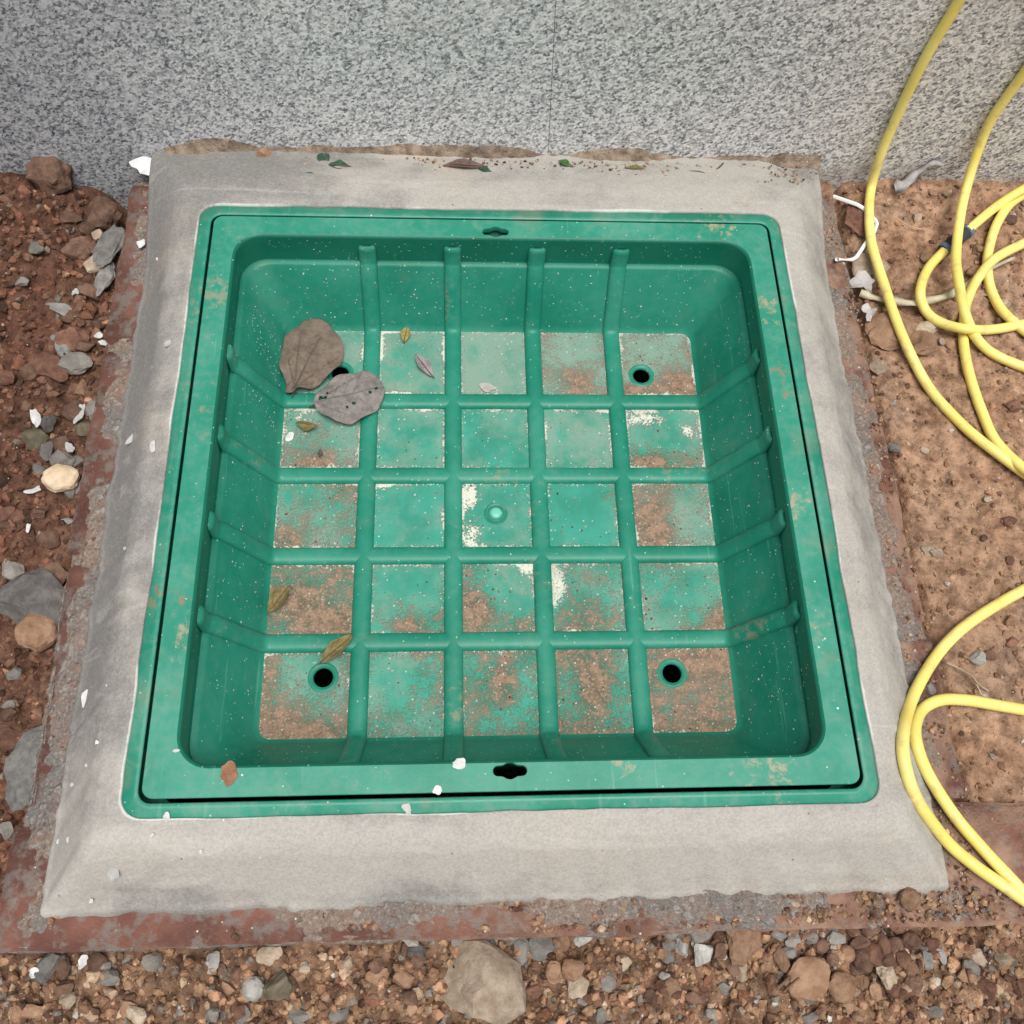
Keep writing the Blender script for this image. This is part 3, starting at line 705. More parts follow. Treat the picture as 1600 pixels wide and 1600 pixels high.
for (a0, f0, a1, f1, n) in ((.262, .80, .235, .15, 8), (.245, .78, .190, .05, 9), (.232, .82, .178, .05, 9), (.148, .75, .118, .0, 8), (.135, .72, .112, .05, 7), (.262, .80, .232, .82, 6)):   # dashed paint splashes on the left wall
    for k in range(n):
        t = (k+random.uniform(-.2, .2))/n; p, nv = on_wall(3, a0+(a1-a0)*t, f0+(f1-f0)*t); pts.append(p); nms.append(nv); szs.append(random.uniform(.0006, .0011)*random.choice((.7, 1, 1.2)))
for _ in range(170):
    x, y = random.uniform(-.262, .262), random.uniform(-.262, .262)
    if min(abs(x-k*SP) for k in (-1.5, -.5, .5, 1.5)) < .013 or min(abs(y-k*SP) for k in (-1.5, -.5, .5, 1.5)) < .013: continue
    pts.append((x, y, FZ)); nms.append((0, 0, 1)); szs.append(random.choice((.0005, .0006, .0008, .0011)))
for _ in range(110):
    x, y = random.uniform(-.345, .345), random.uniform(-.345, .345)
    if max(abs(x), abs(y)) < .323: continue
    pts.append((x, y, 0)); nms.append((0, 0, 1)); szs.append(random.choice((.0004, .0006, .0009)))
ok = [k for k, p in enumerate(pts) if min(math.hypot(p[0]-hx, p[1]-hy) for hx, hy in holes) > .017 and math.hypot(p[0], p[1]) > .014 and (p[2] < -.01 or abs(p[0]) > .02)]
pts, szs, nms = [pts[k] for k in ok], [szs[k] for k in ok], [nms[k] for k in ok]
V, F = flat_bits(pts, szs, nms, 1.5)
tag(obj('paint_specks', V, F, MAT['white'], cover, smooth=False), kind='stuff')

pts, szs, nms = [], [], []
for i in range(5):
    for j in range(5):
        wv = panel_dirt[4-j][i][1]
        x0, x1 = edges[i]+(.0115 if i else .003), edges[i+1]-(.0115 if i < 4 else .003); y0, y1 = edges[j]+(.0115 if j else .003), edges[j+1]-(.0115 if j < 4 else .003)
        for _ in range(int(330*wv)):
            t = random.random(); d = random.expovariate(1/.0016); sd4 = random.choice((0, 1, 2, 3, 3))
            x, y = {0: (x0+d, y0+(y1-y0)*t), 1: (x1-d, y0+(y1-y0)*t), 2: (x0+(x1-x0)*t, y0+d), 3: (x0+(x1-x0)*t, y1-d)}[sd4]
            if vnoise(np.array([x*60]), np.array([y*60]), seed=8)[0] < random.uniform(-.9, .35): continue
            if i in (0, 4) and j in (0, 4) and math.hypot(max(abs(x)-.257, 0), max(abs(y)-.257, 0)) > .013: continue
            pts.append((x, y, FZ)); nms.append((random.uniform(-.3, .3), random.uniform(-.3, .3), 1)); szs.append(random.choice((.0004, .0006, .0006, .0008, .0011)))
V, F = flat_bits(pts, szs, nms, 1.2, .0003)
MAT['lime'] = stone_mat('lime_crust', (.46, .45, .38), (.62, .60, .52), .3)
tag(obj('lime_grit', V, F, MAT['lime'], cover, smooth=False), kind='stuff')
# ---- rocks
def ico(sub):
    bm = bmesh.new(); bmesh.ops.create_icosphere(bm, subdivisions=sub, radius=1.0)
    V = np.array([v.co for v in bm.verts]); F = np.array([[v.index for v in f.verts] for f in bm.faces]); bm.free(); return V, F
ICO = {k: ico(k) for k in (1, 2, 3)}
def rock(seed, sub=2, cuts=7, cut=.72, rough=.18, lumpy=.06):
    r = np.random.default_rng(seed); V, F = ICO[sub]; V = V.copy()
    for _ in range(cuts):
        n = r.normal(size=3); n /= np.linalg.norm(n); c = r.uniform(cut-.14, cut+.14); d = V@n
        V = V-np.outer(np.clip(d-c, 0, None), n)
    V = V*(1+rough*fbm(V[:, 0]+seed, V[:, 1], V[:, 2], sc=1.6, oc=3, seed=seed))[:, None]
    V = V*(1+lumpy*2*(np.abs(fbm(V[:, 0]+seed, V[:, 1], V[:, 2], sc=4.5, oc=2, seed=seed+3))-.25)*(1 if sub > 1 else 0))[:, None]
    return V, F
PROTO1 = [rock(100+k, 1, 8, .60, .22) for k in range(24)]
PAL = {'brown': (.180, .104, .070), 'red': (.190, .092, .060), 'orange': (.340, .200, .122), 'tan': (.40, .295, .205), 'grey': (.195, .172, .148), 'pale': (.44, .42, .39), 'dark': (.085, .05, .035), 'slate': (.13, .12, .11), 'ochre': (.31, .200, .122)}
def scatter(name, label, n, box, size, mix, accept=None, seed=1, power=2.2, flat=.7, parent=None, zf=None, sink=.25):
    r = np.random.default_rng(seed); keys = list(mix); pr = np.array([mix[k] for k in keys], float); pr /= pr.sum()
    X = r.uniform(box[0], box[1], n*2); Y = r.uniform(box[2], box[3], n*2)
    if accept is not None: ok = accept(X, Y); X, Y = X[ok], Y[ok]
    X, Y = X[:n], Y[:n]; Z = (zf or ground_z)(X, Y); s = size[0]+(size[1]-size[0])*r.random(len(X))**power*1.0
    VV = []; FF = []; CC = []; o = 0
    for x, y, z, q in zip(X, Y, Z, s):
        V, F = PROTO1[r.integers(len(PROTO1))]
        e = Euler((r.uniform(-.5, .5), r.uniform(-.5, .5), r.uniform(0, 6.28))).to_matrix()
        W = (V*np.array((q*r.uniform(.85, 1.35), q, q*flat*r.uniform(.8, 1.2))))@np.array(e).T
        VV.append(W+np.array((x, y, z+q*flat*(.5-sink)))); FF.append(F+o); o += len(V)
        c = np.array(PAL[keys[r.choice(len(keys), p=pr)]])*r.uniform(.72, 1.25); CC.append(np.tile(c, (len(V), 1)))
    ob = obj(name, np.concatenate(VV), np.concatenate(FF), MAT['pebble'], parent, smooth=False, col=np.concatenate(CC))
    return tag(ob, label, None, None, 'stuff')
noBox = lambda X, Y: (np.abs(X) > .487) | (Y < -.480)
scatter('soil_crumbs', 'fine dark red-brown soil crumbs left of the concrete surround', 10000, (-.84, -.487, -.60, .475), (.0010, .0080), {'brown': 5, 'red': 4, 'dark': 2, 'grey': .5, 'orange': .5}, noBox, 1, 3.4)
scatter('soil_lumps', 'rough dark red-brown soil lumps left of the concrete surround', 900, (-.84, -.49, -.60, .478), (.004, .0125), {'brown': 5, 'red': 5, 'dark': 3}, noBox, 11, 2.2, .75)
scatter('coarse_gravel', 'coarse crumbly brown gravel in front of the brick edging', 2600, (-.66, .72, -.64, -.481), (.0025, .0085), {'brown': 3, 'orange': 4, 'ochre': 5, 'tan': 1.6, 'grey': .9, 'red': 1.5}, noBox, 12, 2.2, .75)
scatter('gravel', 'fine brown and grey gravel in front of the brick edging', 13000, (-.66, .72, -.64, -.478), (.0009, .0066), {'brown': 3, 'orange': 3, 'ochre': 3, 'tan': 1.6, 'grey': 1.6, 'dark': 1.5, 'pale': .3}, noBox, 2, 3.2)
scatter('soil_grit', 'fine orange-brown soil grit right of the concrete surround', 7000, (.488, .90, -.50, .482), (.0007, .0056), {'ochre': 4, 'orange': 4, 'brown': 3, 'tan': 1.5, 'pale': .35}, noBox, 3, 4.0)
def onbrick(X, Y):
    return ((np.abs(X) > .448) | (Y < -.443)) & (fbm(X, Y, sc=20, oc=3, seed=95)+.5*sstep(.20, .45, X)-.35*sstep(-.2, -.4, X) > .02)
scatter('brick_grit', 'brown crumbs strewn on the brick edging at the right', 1500, (-.46, .62, -.474, -.444), (.0007, .0048), {'brown': 4, 'ochre': 3, 'orange': 2, 'grey': 1.5, 'tan': 1}, onbrick, 14, 3.6, .7, None, lambda x, y: np.full(len(x), ZB+.0012))
scatter('brick_grit', 'brown crumbs strewn on the right hand bricks', 900, (.452, .486, -.44, .42), (.0007, .0040), {'brown': 4, 'ochre': 3, 'orange': 2, 'grey': 1.2, 'tan': 1}, onbrick, 15, 3.6, .7, None, lambda x, y: np.full(len(x), ZB+.0015))
def onfloor(X, Y): 
    k = np.array((-1.5, -.5, .5, 1.5))*SP
    return (np.abs(X[:, None]-k).min(1) > .0125) & (np.abs(Y[:, None]-k).min(1) > .0125) & (np.hypot(np.abs(X)-.202, np.abs(Y)-.203) > .018) & (fbm(X, Y, sc=14, oc=3, seed=91)+.9*(-Y)+.45*(X > .1)*(Y > .15) > -.02)
scatter('dirt_grit', None, 1500, (-.268, .268, -.268, .268), (.0004, .0021), {'brown': 3, 'red': 3, 'tan': 3, 'pale': 2.5, 'dark': .35}, onfloor, 4, 4.0, .6, cover, lambda x, y: np.full(len(x), FZ))
def onback(X, Y): return fbm(X, Y, sc=15, oc=3, seed=93)+(Y-.455)*14 > -.05
def zback(X, Y): return -.0005-.031*np.clip((Y-.366)/.112, 0, 1)+.0035
scatter('wall_foot_grit', 'brown grit gathered where the concrete meets the granite wall', 420, (-.25, .44, .425, .474), (.0007, .0032), {'brown': 3, 'ochre': 3, 'tan': 2, 'dark': 1}, onback, 6, 2.6, .6, None, zback)

# ---- single stones
RM = {}
def rock_mesh(seed, cuts, cut, rough, sub=3):
    k = (seed, cuts, cut, rough, sub)
    if k not in RM:
        V, F = rock(seed, sub, cuts, cut, rough, .15 if rough > .27 else .07); RM[k] = mesh('stone', V, F, False)
    return RM[k].copy()
def stone(u, v, wpx, hpx, mat, label, name='stone', cat='stone', z=None, flat=.55, rot=0, seed=None, cuts=11, cut=.60, rough=.2, group=None, lift=.0, tilt=None, sub=3):
    """size in photo pixels across, turned into metres at its distance"""
    zz = z
    if zz is None:
        zz = -.10
        for _ in range(5): p = at(u, v, zz); zz = float(ground_z(np.array([p.x]), np.array([min(p.y, .484)]))[0])
    p = at(u, v, zz); m = (CAM-p).length/F_PX
    seed = seed if seed is not None else int(u*7+v*13) % 9973
    me = rock_mesh(seed, cuts, cut, rough, sub); me.materials.append(MAT[mat])
    o = bpy.data.objects.new(name, me); C.objects.link(o)
    a, b = wpx*m*.56, hpx*m*.60; c = min(a, b)*flat
    o.scale = (a, b, c); o.location = (p.x, p.y, p.z+c*.45+lift); rr_ = random.Random(seed)
    t = tilt if tilt is not None else (rr_.uniform(-.2, .2), rr_.uniform(-.2, .2))
    o.rotation_euler = (t[0], t[1], rad(rot)-.14*0)
    return tag(o, label, cat, group)
stone(742, 1535, 122, 88, 's_tan', 'large pale tan boulder below the front brick edging', flat=.60, rot=-28, seed=7, cuts=10, cut=.72)
stone(60, 955, 105, 92, 's_slate', 'large dull grey stone beside the left brick edging', flat=.5, rot=10, cuts=9)
stone(70, 995, 50, 44, 's_orange', 'smooth orange egg shaped stone leaning on the large grey stone', flat=.9, rot=35, cuts=3, cut=.9, lift=.012)
stone(95, 905, 42, 34, 's_brown', 'rough brown clod above the large grey stone', flat=.8, rot=40, lift=.006)
stone(62, 922, 52, 16, 's_slate', 'thin dark slate sliver behind the large grey stone', flat=.8, rot=-5)
stone(66, 1322, 42, 58, 's_orange', 'angular orange shard near the front left corner', flat=.6, rot=8, seed=31, cuts=9, lift=.008)
stone(55, 1380, 26, 32, 's_tan', 'small tan lump under the angular orange shard', flat=.8)
stone(102, 755, 44, 34, 's_beige', 'beige cut block lying on the soil at left', name='block', cat='block', flat=.75, rot=18, seed=12, cuts=0, lift=.008)
stone(168, 352, 40, 40, 's_brown', 'round brown clod in the dark hollow by the wall', flat=.9, cuts=4, cut=.85, rough=.35, lift=.012)
stone(92, 287, 54, 46, 's_brown', 'big brown clod heaped against the granite wall', flat=.9, cuts=5, cut=.8, rough=.35, lift=.01)
stone(125, 392, 44, 32, 's_brown', 'dark brown clod in the middle of the left mound', flat=.7, cuts=5, rough=.3)
stone(150, 415, 44, 20, 's_tan', 'long pinkish tan sliver beside the grey mortar slab', flat=.6, rot=35)
stone(155, 374, 18, 16, 's_tan', 'small tan pebble under the round brown clod', flat=.8, lift=.006)
stone(80, 577, 60, 36, 's_red', 'wedge shaped red-brown stone in the left soil', flat=.6, rot=-32)
stone(115, 532, 42, 40, 's_red', 'squarish reddish clod above the grey slate chip', flat=.7)
stone(124, 578, 38, 36, 's_grey', 'grey rounded slate chip in the left soil', flat=.4, rot=-35, cuts=4, lift=.008)
stone(102, 548, 34, 26, 's_mortar', 'crumbly grey mortar bit beside the squarish clod', flat=.6, rot=-30)
stone(100, 490, 46, 20, 's_mortar', 'thin curved grey mortar flake lying on left soil', flat=.35, rot=-30, lift=.006)
stone(128, 610, 22, 28, 's_orange', 'small pale orange stone below the slate chip', flat=.7)
stone(148, 640, 36, 32, 's_grey', 'flat grey mortar piece against the left bricks', flat=.4, rot=20, lift=.004)
stone(158, 650, 24, 36, 's_mortar', 'light grey mortar wedge touching the left brick edge', flat=.5, rot=10, lift=.008)
stone(132, 672, 34, 34, 's_olive', 'olive brown clod beside the left brick edge', flat=.7)
stone(78, 662, 26, 26, 's_slate', 'purplish grey cube-like stone in the left soil', flat=.8)
stone(55, 690, 40, 40, 's_olive', 'ochre brown clod at the left border below the white flakes', flat=.7)
stone(50, 578, 26, 34, 's_brown', 'rounded brown clod at the left border', flat=.8, cuts=4)
stone(78, 706, 20, 34, 's_slate', 'upright blue-grey chip in the left soil', flat=.5, rot=8, lift=.004)
stone(112, 722, 54, 18, 's_slate', 'long dark grey chip above the beige cut block', flat=.5, rot=18)
stone(62, 738, 32, 22, 's_slate', 'blunt grey stone left of the beige cut block', flat=.7)
stone(124, 760, 18, 44, 's_grey', 'grey splinter standing right of the beige block', flat=.6, rot=-22)
stone(72, 836, 30, 14, 's_pale', 'small pale grey oblong chip on the left soil', flat=.5, rot=-12)
stone(72, 848, 26, 20, 's_tan', 'small tan wedge under the pale oblong chip', flat=.6, rot=-20)
stone(104, 814, 18, 10, 's_grey', 'tiny grey chip near the left brick edge', flat=.5)
stone(60, 1205, 84, 100, 's_mortar', 'big lumpy grey mortar lump at the left border', flat=.45, rot=5, cuts=7, rough=.3, name='mortar_lump', cat='mortar', lift=.012)
stone(78, 1270, 46, 70, 's_slate', 'dark grey flat stone below the big mortar lump', flat=.4, rot=-15, lift=.004)
stone(83, 1200, 34, 18, 's_pale', 'pale curled mortar chip lying on the big mortar lump', flat=.5, rot=-35, lift=.030)
stone(182, 400, 30, 66, 's_mortar', 'upper long grey mortar slab against the left bricks', name='mortar_slab', cat='mortar', flat=.35, rot=-22, cuts=6, lift=.022, rough=.3)
stone(174, 445, 22, 54, 's_mortar', 'lower long grey mortar slab against the left bricks', name='mortar_slab', cat='mortar', flat=.4, rot=-14, cuts=6, lift=.018, rough=.3)
stone(78, 1508, 44, 34, 's_slate', 'dark grey stone at the front left border', flat=.7, rot=20)
stone(95, 1545, 36, 24, 's_brown', 'brown pebble under the dark grey front left stone', flat=.8)
stone(98, 1510, 22, 28, 's_brown', 'round brown pebble beside the white curl of foam', flat=.8)
stone(332, 1500, 24, 32, 's_pale', 'flat pale grey pebble below the red front brick', flat=.5, rot=-20)
stone(200, 1497, 20, 22, 's_grey', 'blue-grey pebble below the red front brick', flat=.6)
stone(397, 1545, 28, 26, 's_pale', 'round pale grey pebble near the olive stone', flat=.7, cuts=3, cut=.9)
stone(440, 1540, 52, 48, 's_olive', 'dark olive stone at the bottom border', flat=.6, rot=30)
stone(425, 1493, 36, 28, 's_tan', 'tan rounded stone under the mortared brick end', flat=.7)
stone(588, 1525, 36, 22, 's_orange', 'orange-red chip left of the tan boulder', flat=.5, rot=22)
stone(648, 1488, 40, 30, 's_slate', 'slate blue chip above the tan boulder', flat=.5, rot=25)
stone(645, 1470, 30, 18, 's_pale', 'pale wedge chip tucked under the front brick', flat=.6, rot=-20)
stone(718, 1467, 30, 22, 's_grey', 'grey rounded pebble right of the pale wedge chip', flat=.8)
stone(762, 1485, 26, 32, 's_slate', 'smooth bluish pebble at the top of the boulder', flat=.8, rot=10, cuts=3, cut=.9)
stone(740, 1480, 24, 28, 's_brown', 'brown pebble at the top of the boulder', flat=.8)
stone(846, 1480, 48, 48, 's_grey', 'broad flat grey stone right of the boulder', flat=.35, rot=40, cuts=10)
stone(815, 1483, 34, 38, 's_grey', 'grey brown slab stone touching the broad flat stone', flat=.5, rot=-20)
stone(878, 1475, 22, 42, 's_orange', 'upright orange wedge stone beside the broad flat stone', flat=.6)
stone(915, 1465, 36, 20, 's_pale', 'light grey chip under the middle front brick', flat=.5, rot=20)
stone(862, 1520, 30, 30, 's_orange', 'orange angular pebble below the broad flat stone', flat=.7)
stone(893, 1512, 32, 28, 's_orange', 'orange round pebble with light cut face', flat=.8, cuts=4)
stone(905, 1540, 32, 34, 's_tan', 'tan pebble at the bottom below the orange round pebble', flat=.8)
for k, (u, v, w_, h_, mt) in enumerate(((1052, 1455, 28, 22, 's_grey'), (1068, 1478, 24, 30, 's_pale'), (1042, 1495, 26, 24, 's_grey'), (1040, 1528, 20, 18, 's_pale'), (1058, 1500, 18, 18, 's_slate'), (1062, 1460, 20, 16, 's_slate'), (1045, 1475, 20, 18, 's_grey'))):
    stone(u, v, w_, h_, mt, 'small grey stone in the grey heap under the right front brick', flat=.7, group='grey stones heaped under the front bricks')
stone(1092, 1458, 44, 32, 's_grey', 'larger grey angular stone topping the grey heap', flat=.6, rot=15)
stone(1098, 1490, 34, 32, 's_pale', 'brightest whitish stone of the grey heap', flat=.7, rot=10, lift=.004)
stone(1155, 1470, 52, 56, 's_orange', 'big crumbly orange clod in front of the mortared edge', flat=.6, cuts=5, cut=.75, rough=.32)
for k, (u, v, w_, h_) in enumerate(((1118, 1462, 22, 20), (1140, 1462, 24, 20), (1122, 1488, 26, 24), (1142, 1510, 26, 26), (1115, 1505, 16, 16))):
    stone(u, v, w_, h_, 's_brown', 'small brown stone between the grey heap and the big orange clod', flat=.8, group='brown stones beside the grey heap')
stone(1152, 1500, 20, 48, 's_tan', 'tall thin tan splinter standing in the front gravel', flat=.7, rot=8)
stone(1218, 1500, 26, 30, 's_orange', 'orange cube-like pebble right of the crumbly clod', flat=.8)
stone(1260, 1528, 60, 44, 's_orange', 'broad tan brown clod at the bottom right', flat=.45, rot=30, cuts=5, cut=.75, rough=.22)
stone(1312, 1540, 36, 34, 's_orange', 'bright orange round stone at the bottom right', flat=.8, cuts=4, cut=.85)
stone(1382, 1524, 28, 30, 's_tan', 'yellowish lumpy pebble at the bottom right', flat=.7, rough=.28)
stone(1296, 1431, 22, 18, 's_orange', 'orange pebble sitting on the ragged mortar edge', flat=.8, lift=.02)
stone(1418, 1404, 26, 26, 's_orange', 'round orange-brown pebble on the right front brick', z=-.073, flat=.9, cuts=4, cut=.9)
stone(1340, 1478, 34, 24, 's_brown', 'round brown pebble below the right front brick', flat=.8)
stone(1360, 1440, 28, 22, 's_grey', 'grey-brown pebble beside the round brown one', flat=.8)
for u, v, w_, h_ in ((1358, 1450, 22, 20), (1376, 1478, 22, 30), (1402, 1445, 26, 18), (1395, 1478, 24, 22), (1345, 1500, 28, 26), (1363, 1490, 24, 26), (1385, 1500, 20, 18), (1420, 1470, 24, 22), (1335, 1512, 20, 20), (1410, 1500, 18, 20), (1330, 1452, 20, 18), (1440, 1500, 20, 18), (1320, 1490, 22, 18), (1300, 1500, 18, 16), (1450, 1475, 22, 18), (1282, 1478, 20, 18), (1395, 1545, 22, 20), (1345, 1535, 18, 18), (1365, 1548, 16, 18), (1425, 1535, 20, 20)):
    stone(u, v, w_, h_, random.choice(('s_brown', 's_orange', 's_brown', 's_red')), 'small rounded brown stone in the gravel below the right front brick', flat=.85, cuts=4, cut=.82, group='rounded brown stones at the front right')
for u, v, w_, h_ in ((1215, 1462, 22, 16), (1240, 1470, 26, 18), (1265, 1465, 20, 18), (1300, 1452, 24, 16), (1310, 1468, 30, 20), (1225, 1445, 30, 20), (1330, 1440, 22, 14), (1255, 1450, 20, 16), (1450, 1500, 16, 24), (1470, 1490, 16, 22), (1512, 1515, 24, 22)):
    stone(u, v, w_, h_, random.choice(('s_pale', 's_grey', 's_mortar')), 'small grey mortar crumb among the gravel at the front right', flat=.6, name='mortar_crumb', cat='mortar', group='grey mortar crumbs at the front right')
rs = random.Random(77)
CW = {'s_brown': 'dark brown', 's_red': 'red-brown', 's_grey': 'grey', 's_orange': 'orange', 's_tan': 'tan', 's_pale': 'pale grey', 's_mortar': 'crumbly grey'}
for k in range(70):
    u, v = rs.uniform(5, 190), rs.uniform(275, 1400)
    lim = np.interp(v, (270, 420, 650, 900, 1250, 1400), (195, 170, 140, 95, 20, 10))
    if u > lim: continue
    s_ = rs.uniform(13, 30); stone(u, v, s_*rs.uniform(1, 1.5), s_, mt := rs.choice(('s_brown', 's_red', 's_red', 's_brown', 's_brown', 's_grey')), 'small %s clod loose in the soil left of the bricks' % CW[mt], name='clod', cat='clod', flat=.75, cuts=6, rough=.3, group='loose %s clods in the left soil' % CW[mt], sub=2)
for k in range(85):
    u, v = rs.uniform(10, 1590), rs.uniform(1470, 1596)
    if v < 1492-.03*u*1.1+8: continue
    if 660 < u < 830 and v > 1475: continue
    s_ = rs.uniform(12, 25); stone(u, v, s_*rs.uniform(1, 1.4), s_, mt := rs.choice(('s_brown', 's_orange', 's_tan', 's_grey', 's_brown', 's_orange', 's_red')), 'small %s stone loose in the %s of the front gravel strip' % (CW[mt], ('left third', 'middle third', 'right third')[int(u/534)]), name='pebble', cat='pebble', flat=.8, cuts=10, rough=.2, group='loose %s stones in the front gravel' % CW[mt], sub=2)
# right side
stone(1385, 522, 66, 56, 's_orange', 'large orange soil clod right of the brick edging under the hose', name='clod', cat='clod', flat=.35, rot=20, cuts=3, cut=.85, rough=.35)
stone(1438, 535, 46, 46, 's_orange', 'rusty orange clod half sunk right of the hose', name='clod', cat='clod', flat=.5, rot=-20, rough=.3)
stone(1447, 512, 40, 26, 's_tan', 'greyish tan clod above the rusty orange clod', name='clod', cat='clod', flat=.5, rough=.3)
stone(1368, 574, 34, 26, 's_tan', 'beige chipped stone beside the broken right brick', flat=.6, rot=15)
stone(1372, 634, 24, 22, 's_orange', 'round orange lump in the gap of the right bricks', flat=.8, cuts=3)
stone(1340, 350, 40, 56, 's_red', 'dark red soil clod behind the bent white strip', name='clod', cat='clod', flat=.4, cuts=4, rough=.3)
stone(1358, 415, 50, 44, 's_tan', 'broad brown clay slab under the white strip', name='clod', cat='clod', flat=.3, cuts=5, rough=.25)
stone(1314, 275, 22, 18, 's_pale', 'whitish stone at the wall foot right of the concrete', flat=.7)
stone(1300, 288, 26, 24, 's_mortar', 'rough mortar crumb at the right end of the concrete', name='mortar_crumb', cat='mortar', flat=.7)
stone(1530, 270, 30, 20, 's_orange', 'orange clod against the granite wall at far right', name='clod', cat='clod', flat=.8)
stone(1443, 265, 26, 18, 's_orange', 'orange clod beside the grey plastic film', name='clod', cat='clod', flat=.8)
stone(1432, 342, 16, 12, 's_tan', 'small tan pebble in the soil between the yellow hoses', flat=.7)
stone(1525, 1028, 22, 18, 's_pale', 'pale round pebble inside the lower hose loop', flat=.7, cuts=4)
stone(1452, 1075, 22, 18, 's_mortar', 'grey mortar crumb in front of the lower hose loop', name='mortar_crumb', cat='mortar', z=-.072, flat=.6)
stone(1395, 700, 18, 24, 's_grey', 'grey chip in the crack beside the right bricks', flat=.6)
stone(1450, 860, 20, 16, 's_tan', 'pale smear of mortar on the right soil', name='mortar_crumb', cat='mortar', flat=.3)
for k in range(60):
    u, v = rs.uniform(1330, 1598), rs.uniform(285, 1380)
    if u < np.interp(v, (270, 650, 1000, 1400), (1310, 1385, 1465, 1560)): continue
    s_ = rs.uniform(8, 17); stone(u, v, s_*rs.uniform(1, 1.5), s_, mt := rs.choice(('s_brown', 's_orange', 's_orange', 's_red', 's_tan')), 'small %s clod loose in the soil right of the bricks' % CW[mt], name='clod', cat='clod', flat=.7, cuts=5, rough=.3, group='loose %s clods in the right soil' % CW[mt], sub=2)
stone(413, 243, 20, 15, 's_orange', 'small orange pebble on the concrete at the wall foot', z=-.030, flat=.8, cuts=4)
stone(800, 313, 24, 10, 's_orange', 'small rust coloured chip on the concrete behind the cover', z=-.006, flat=.5, rot=-15, name='brick_chip', cat='chip')
stone(1098, 269, 22, 9, 's_brown', 'dark brown crumb caught among the roots at the wall foot', z=-.028, flat=.7, name='clod', cat='clod')

# ================================================================== flat scraps and flakes
def sheet(outline, loc, size, thick=.0006, curl=.15, seed=0, rot=0, ring=5):
    """thin irregular flake: outline radii around the centre, domed and ruffled, closed underneath"""
    n = len(outline); r = random.Random(seed); top = []; 
    a = np.linspace(0, 2*np.pi, n, endpoint=False)
    c, s = math.cos(rad(rot)), math.sin(rad(rot)); L = []
    for k in range(ring, 0, -1):
        f = k/ring; x = np.cos(a)*outline*f*size[0]/2; y = np.sin(a)*outline*f*size[1]/2
        z = curl*min(size)*(.5*f*f*np.cos(2*a+seed)+.25*f*np.sin(3*a+seed*2))+.12*min(size)*curl*fbm(x/size[0]*4+seed, y/size[1]*4, sc=1, oc=2, seed=seed)
        L.append(np.column_stack([loc[0]+x*c-y*s, loc[1]+x*s+y*c, z]))
    V, F = loft(L); ctr = V[-n:].mean(0); V = np.vstack([V, ctr]); F = [tuple(f) for f in F]
    F += [((ring-1)*n+j, (ring-1)*n+(j+1) % n, len(V)-1) for j in range(n)]
    lo = V[:, 2].min(); V[:, 2] += loc[2]-lo+thick
    m = len(V); Vb = V.copy(); Vb[:, 2] -= thick; F2 = [tuple(reversed([i+m for i in f])) for f in F]
    side = [(j, j+m, (j+1) % n+m, (j+1) % n) for j in range(n)]
    return np.vstack([V, Vb]), F+F2+side
def irregular(n, seed, amt=.25, pts=None):
    a = np.linspace(0, 2*np.pi, n, endpoint=False)
    return 1+amt*vnoise(np.cos(a)*1.7+seed, np.sin(a)*1.7, seed=seed)
def surf_z(kind, u, v):
    if kind == 'soil':
        z = -.1
        for _ in range(5): p = at(u, v, z); z = float(ground_z(np.array([p.x]), np.array([min(p.y, .484)]))[0])
        return z+.009
    return kind
def flake(u, v, w_, h_, rot, z, label, mat='white', name='paint_flake', cat='paint flake', group=None, curl=.15, amt=.3, seed=None):
    z = surf_z(z, u, v); p = at(u, v, z); m = (CAM-p).length/F_PX; seed = seed if seed is not None else int(u*3+v*5) % 997
    V, F = sheet(irregular(18, seed, amt), (0, 0, 0), (w_*m, h_*m*1.08), .0007, curl, seed, rot)
    o = obj(name, V, F, MAT[mat], None, smooth=False); o.location = p
    return tag(o, label, cat, group)
def conc_z(x, y):      # height of the concrete slope
    d = max(abs(x)-.366, abs(y)-.366, 0)/.0845 if y < .366 else max(abs(x)-.366, 0)/.0845
    d = min(d, 1); return -.0005-.067*float(np.interp(d, (0, .06, .30, .42, .90, 1.0), (0, .005, .13, .24, .93, 1.0)))
def cflake(u, v, w_, h_, rot, label, group=None):
    z = -.03
    for _ in range(5): p = at(u, v, z); z = conc_z(p.x, p.y)
    flake(u, v, w_, h_, rot, z+.001, label, group=group, curl=.08)
cflake(262, 537, 8, 14, -30, 'oval white paint flake high on the left concrete slope')
cflake(204, 687, 8, 20, -28, 'slanting white paint flake midway on the left concrete slope')
cflake(239, 698, 7, 18, 10, 'narrow upright white flake beside the slanting one on concrete')
cflake(134, 1094, 13, 24, 0, 'kite shaped white flake on the lower left concrete')
cflake(178, 1365, 14, 18, 25, 'square white flake on the front left corner of the concrete')
cflake(220, 381, 12, 13, 0, 'round white blob on the upper left concrete edge')
for u, v, s_ in ((247, 405, 5), (240, 260, 5), (265, 310, 4), (195, 857, 4), (152, 1160, 5), (113, 1226, 5), (108, 1312, 6), (92, 1315, 5), (143, 1408, 5), (314, 1331, 5), (238, 1305, 5), (135, 1196, 4)):
    cflake(u, v, s_, s_*1.1, 0, 'tiny white paint dot on the grey concrete slope', group='white paint dots on the concrete')
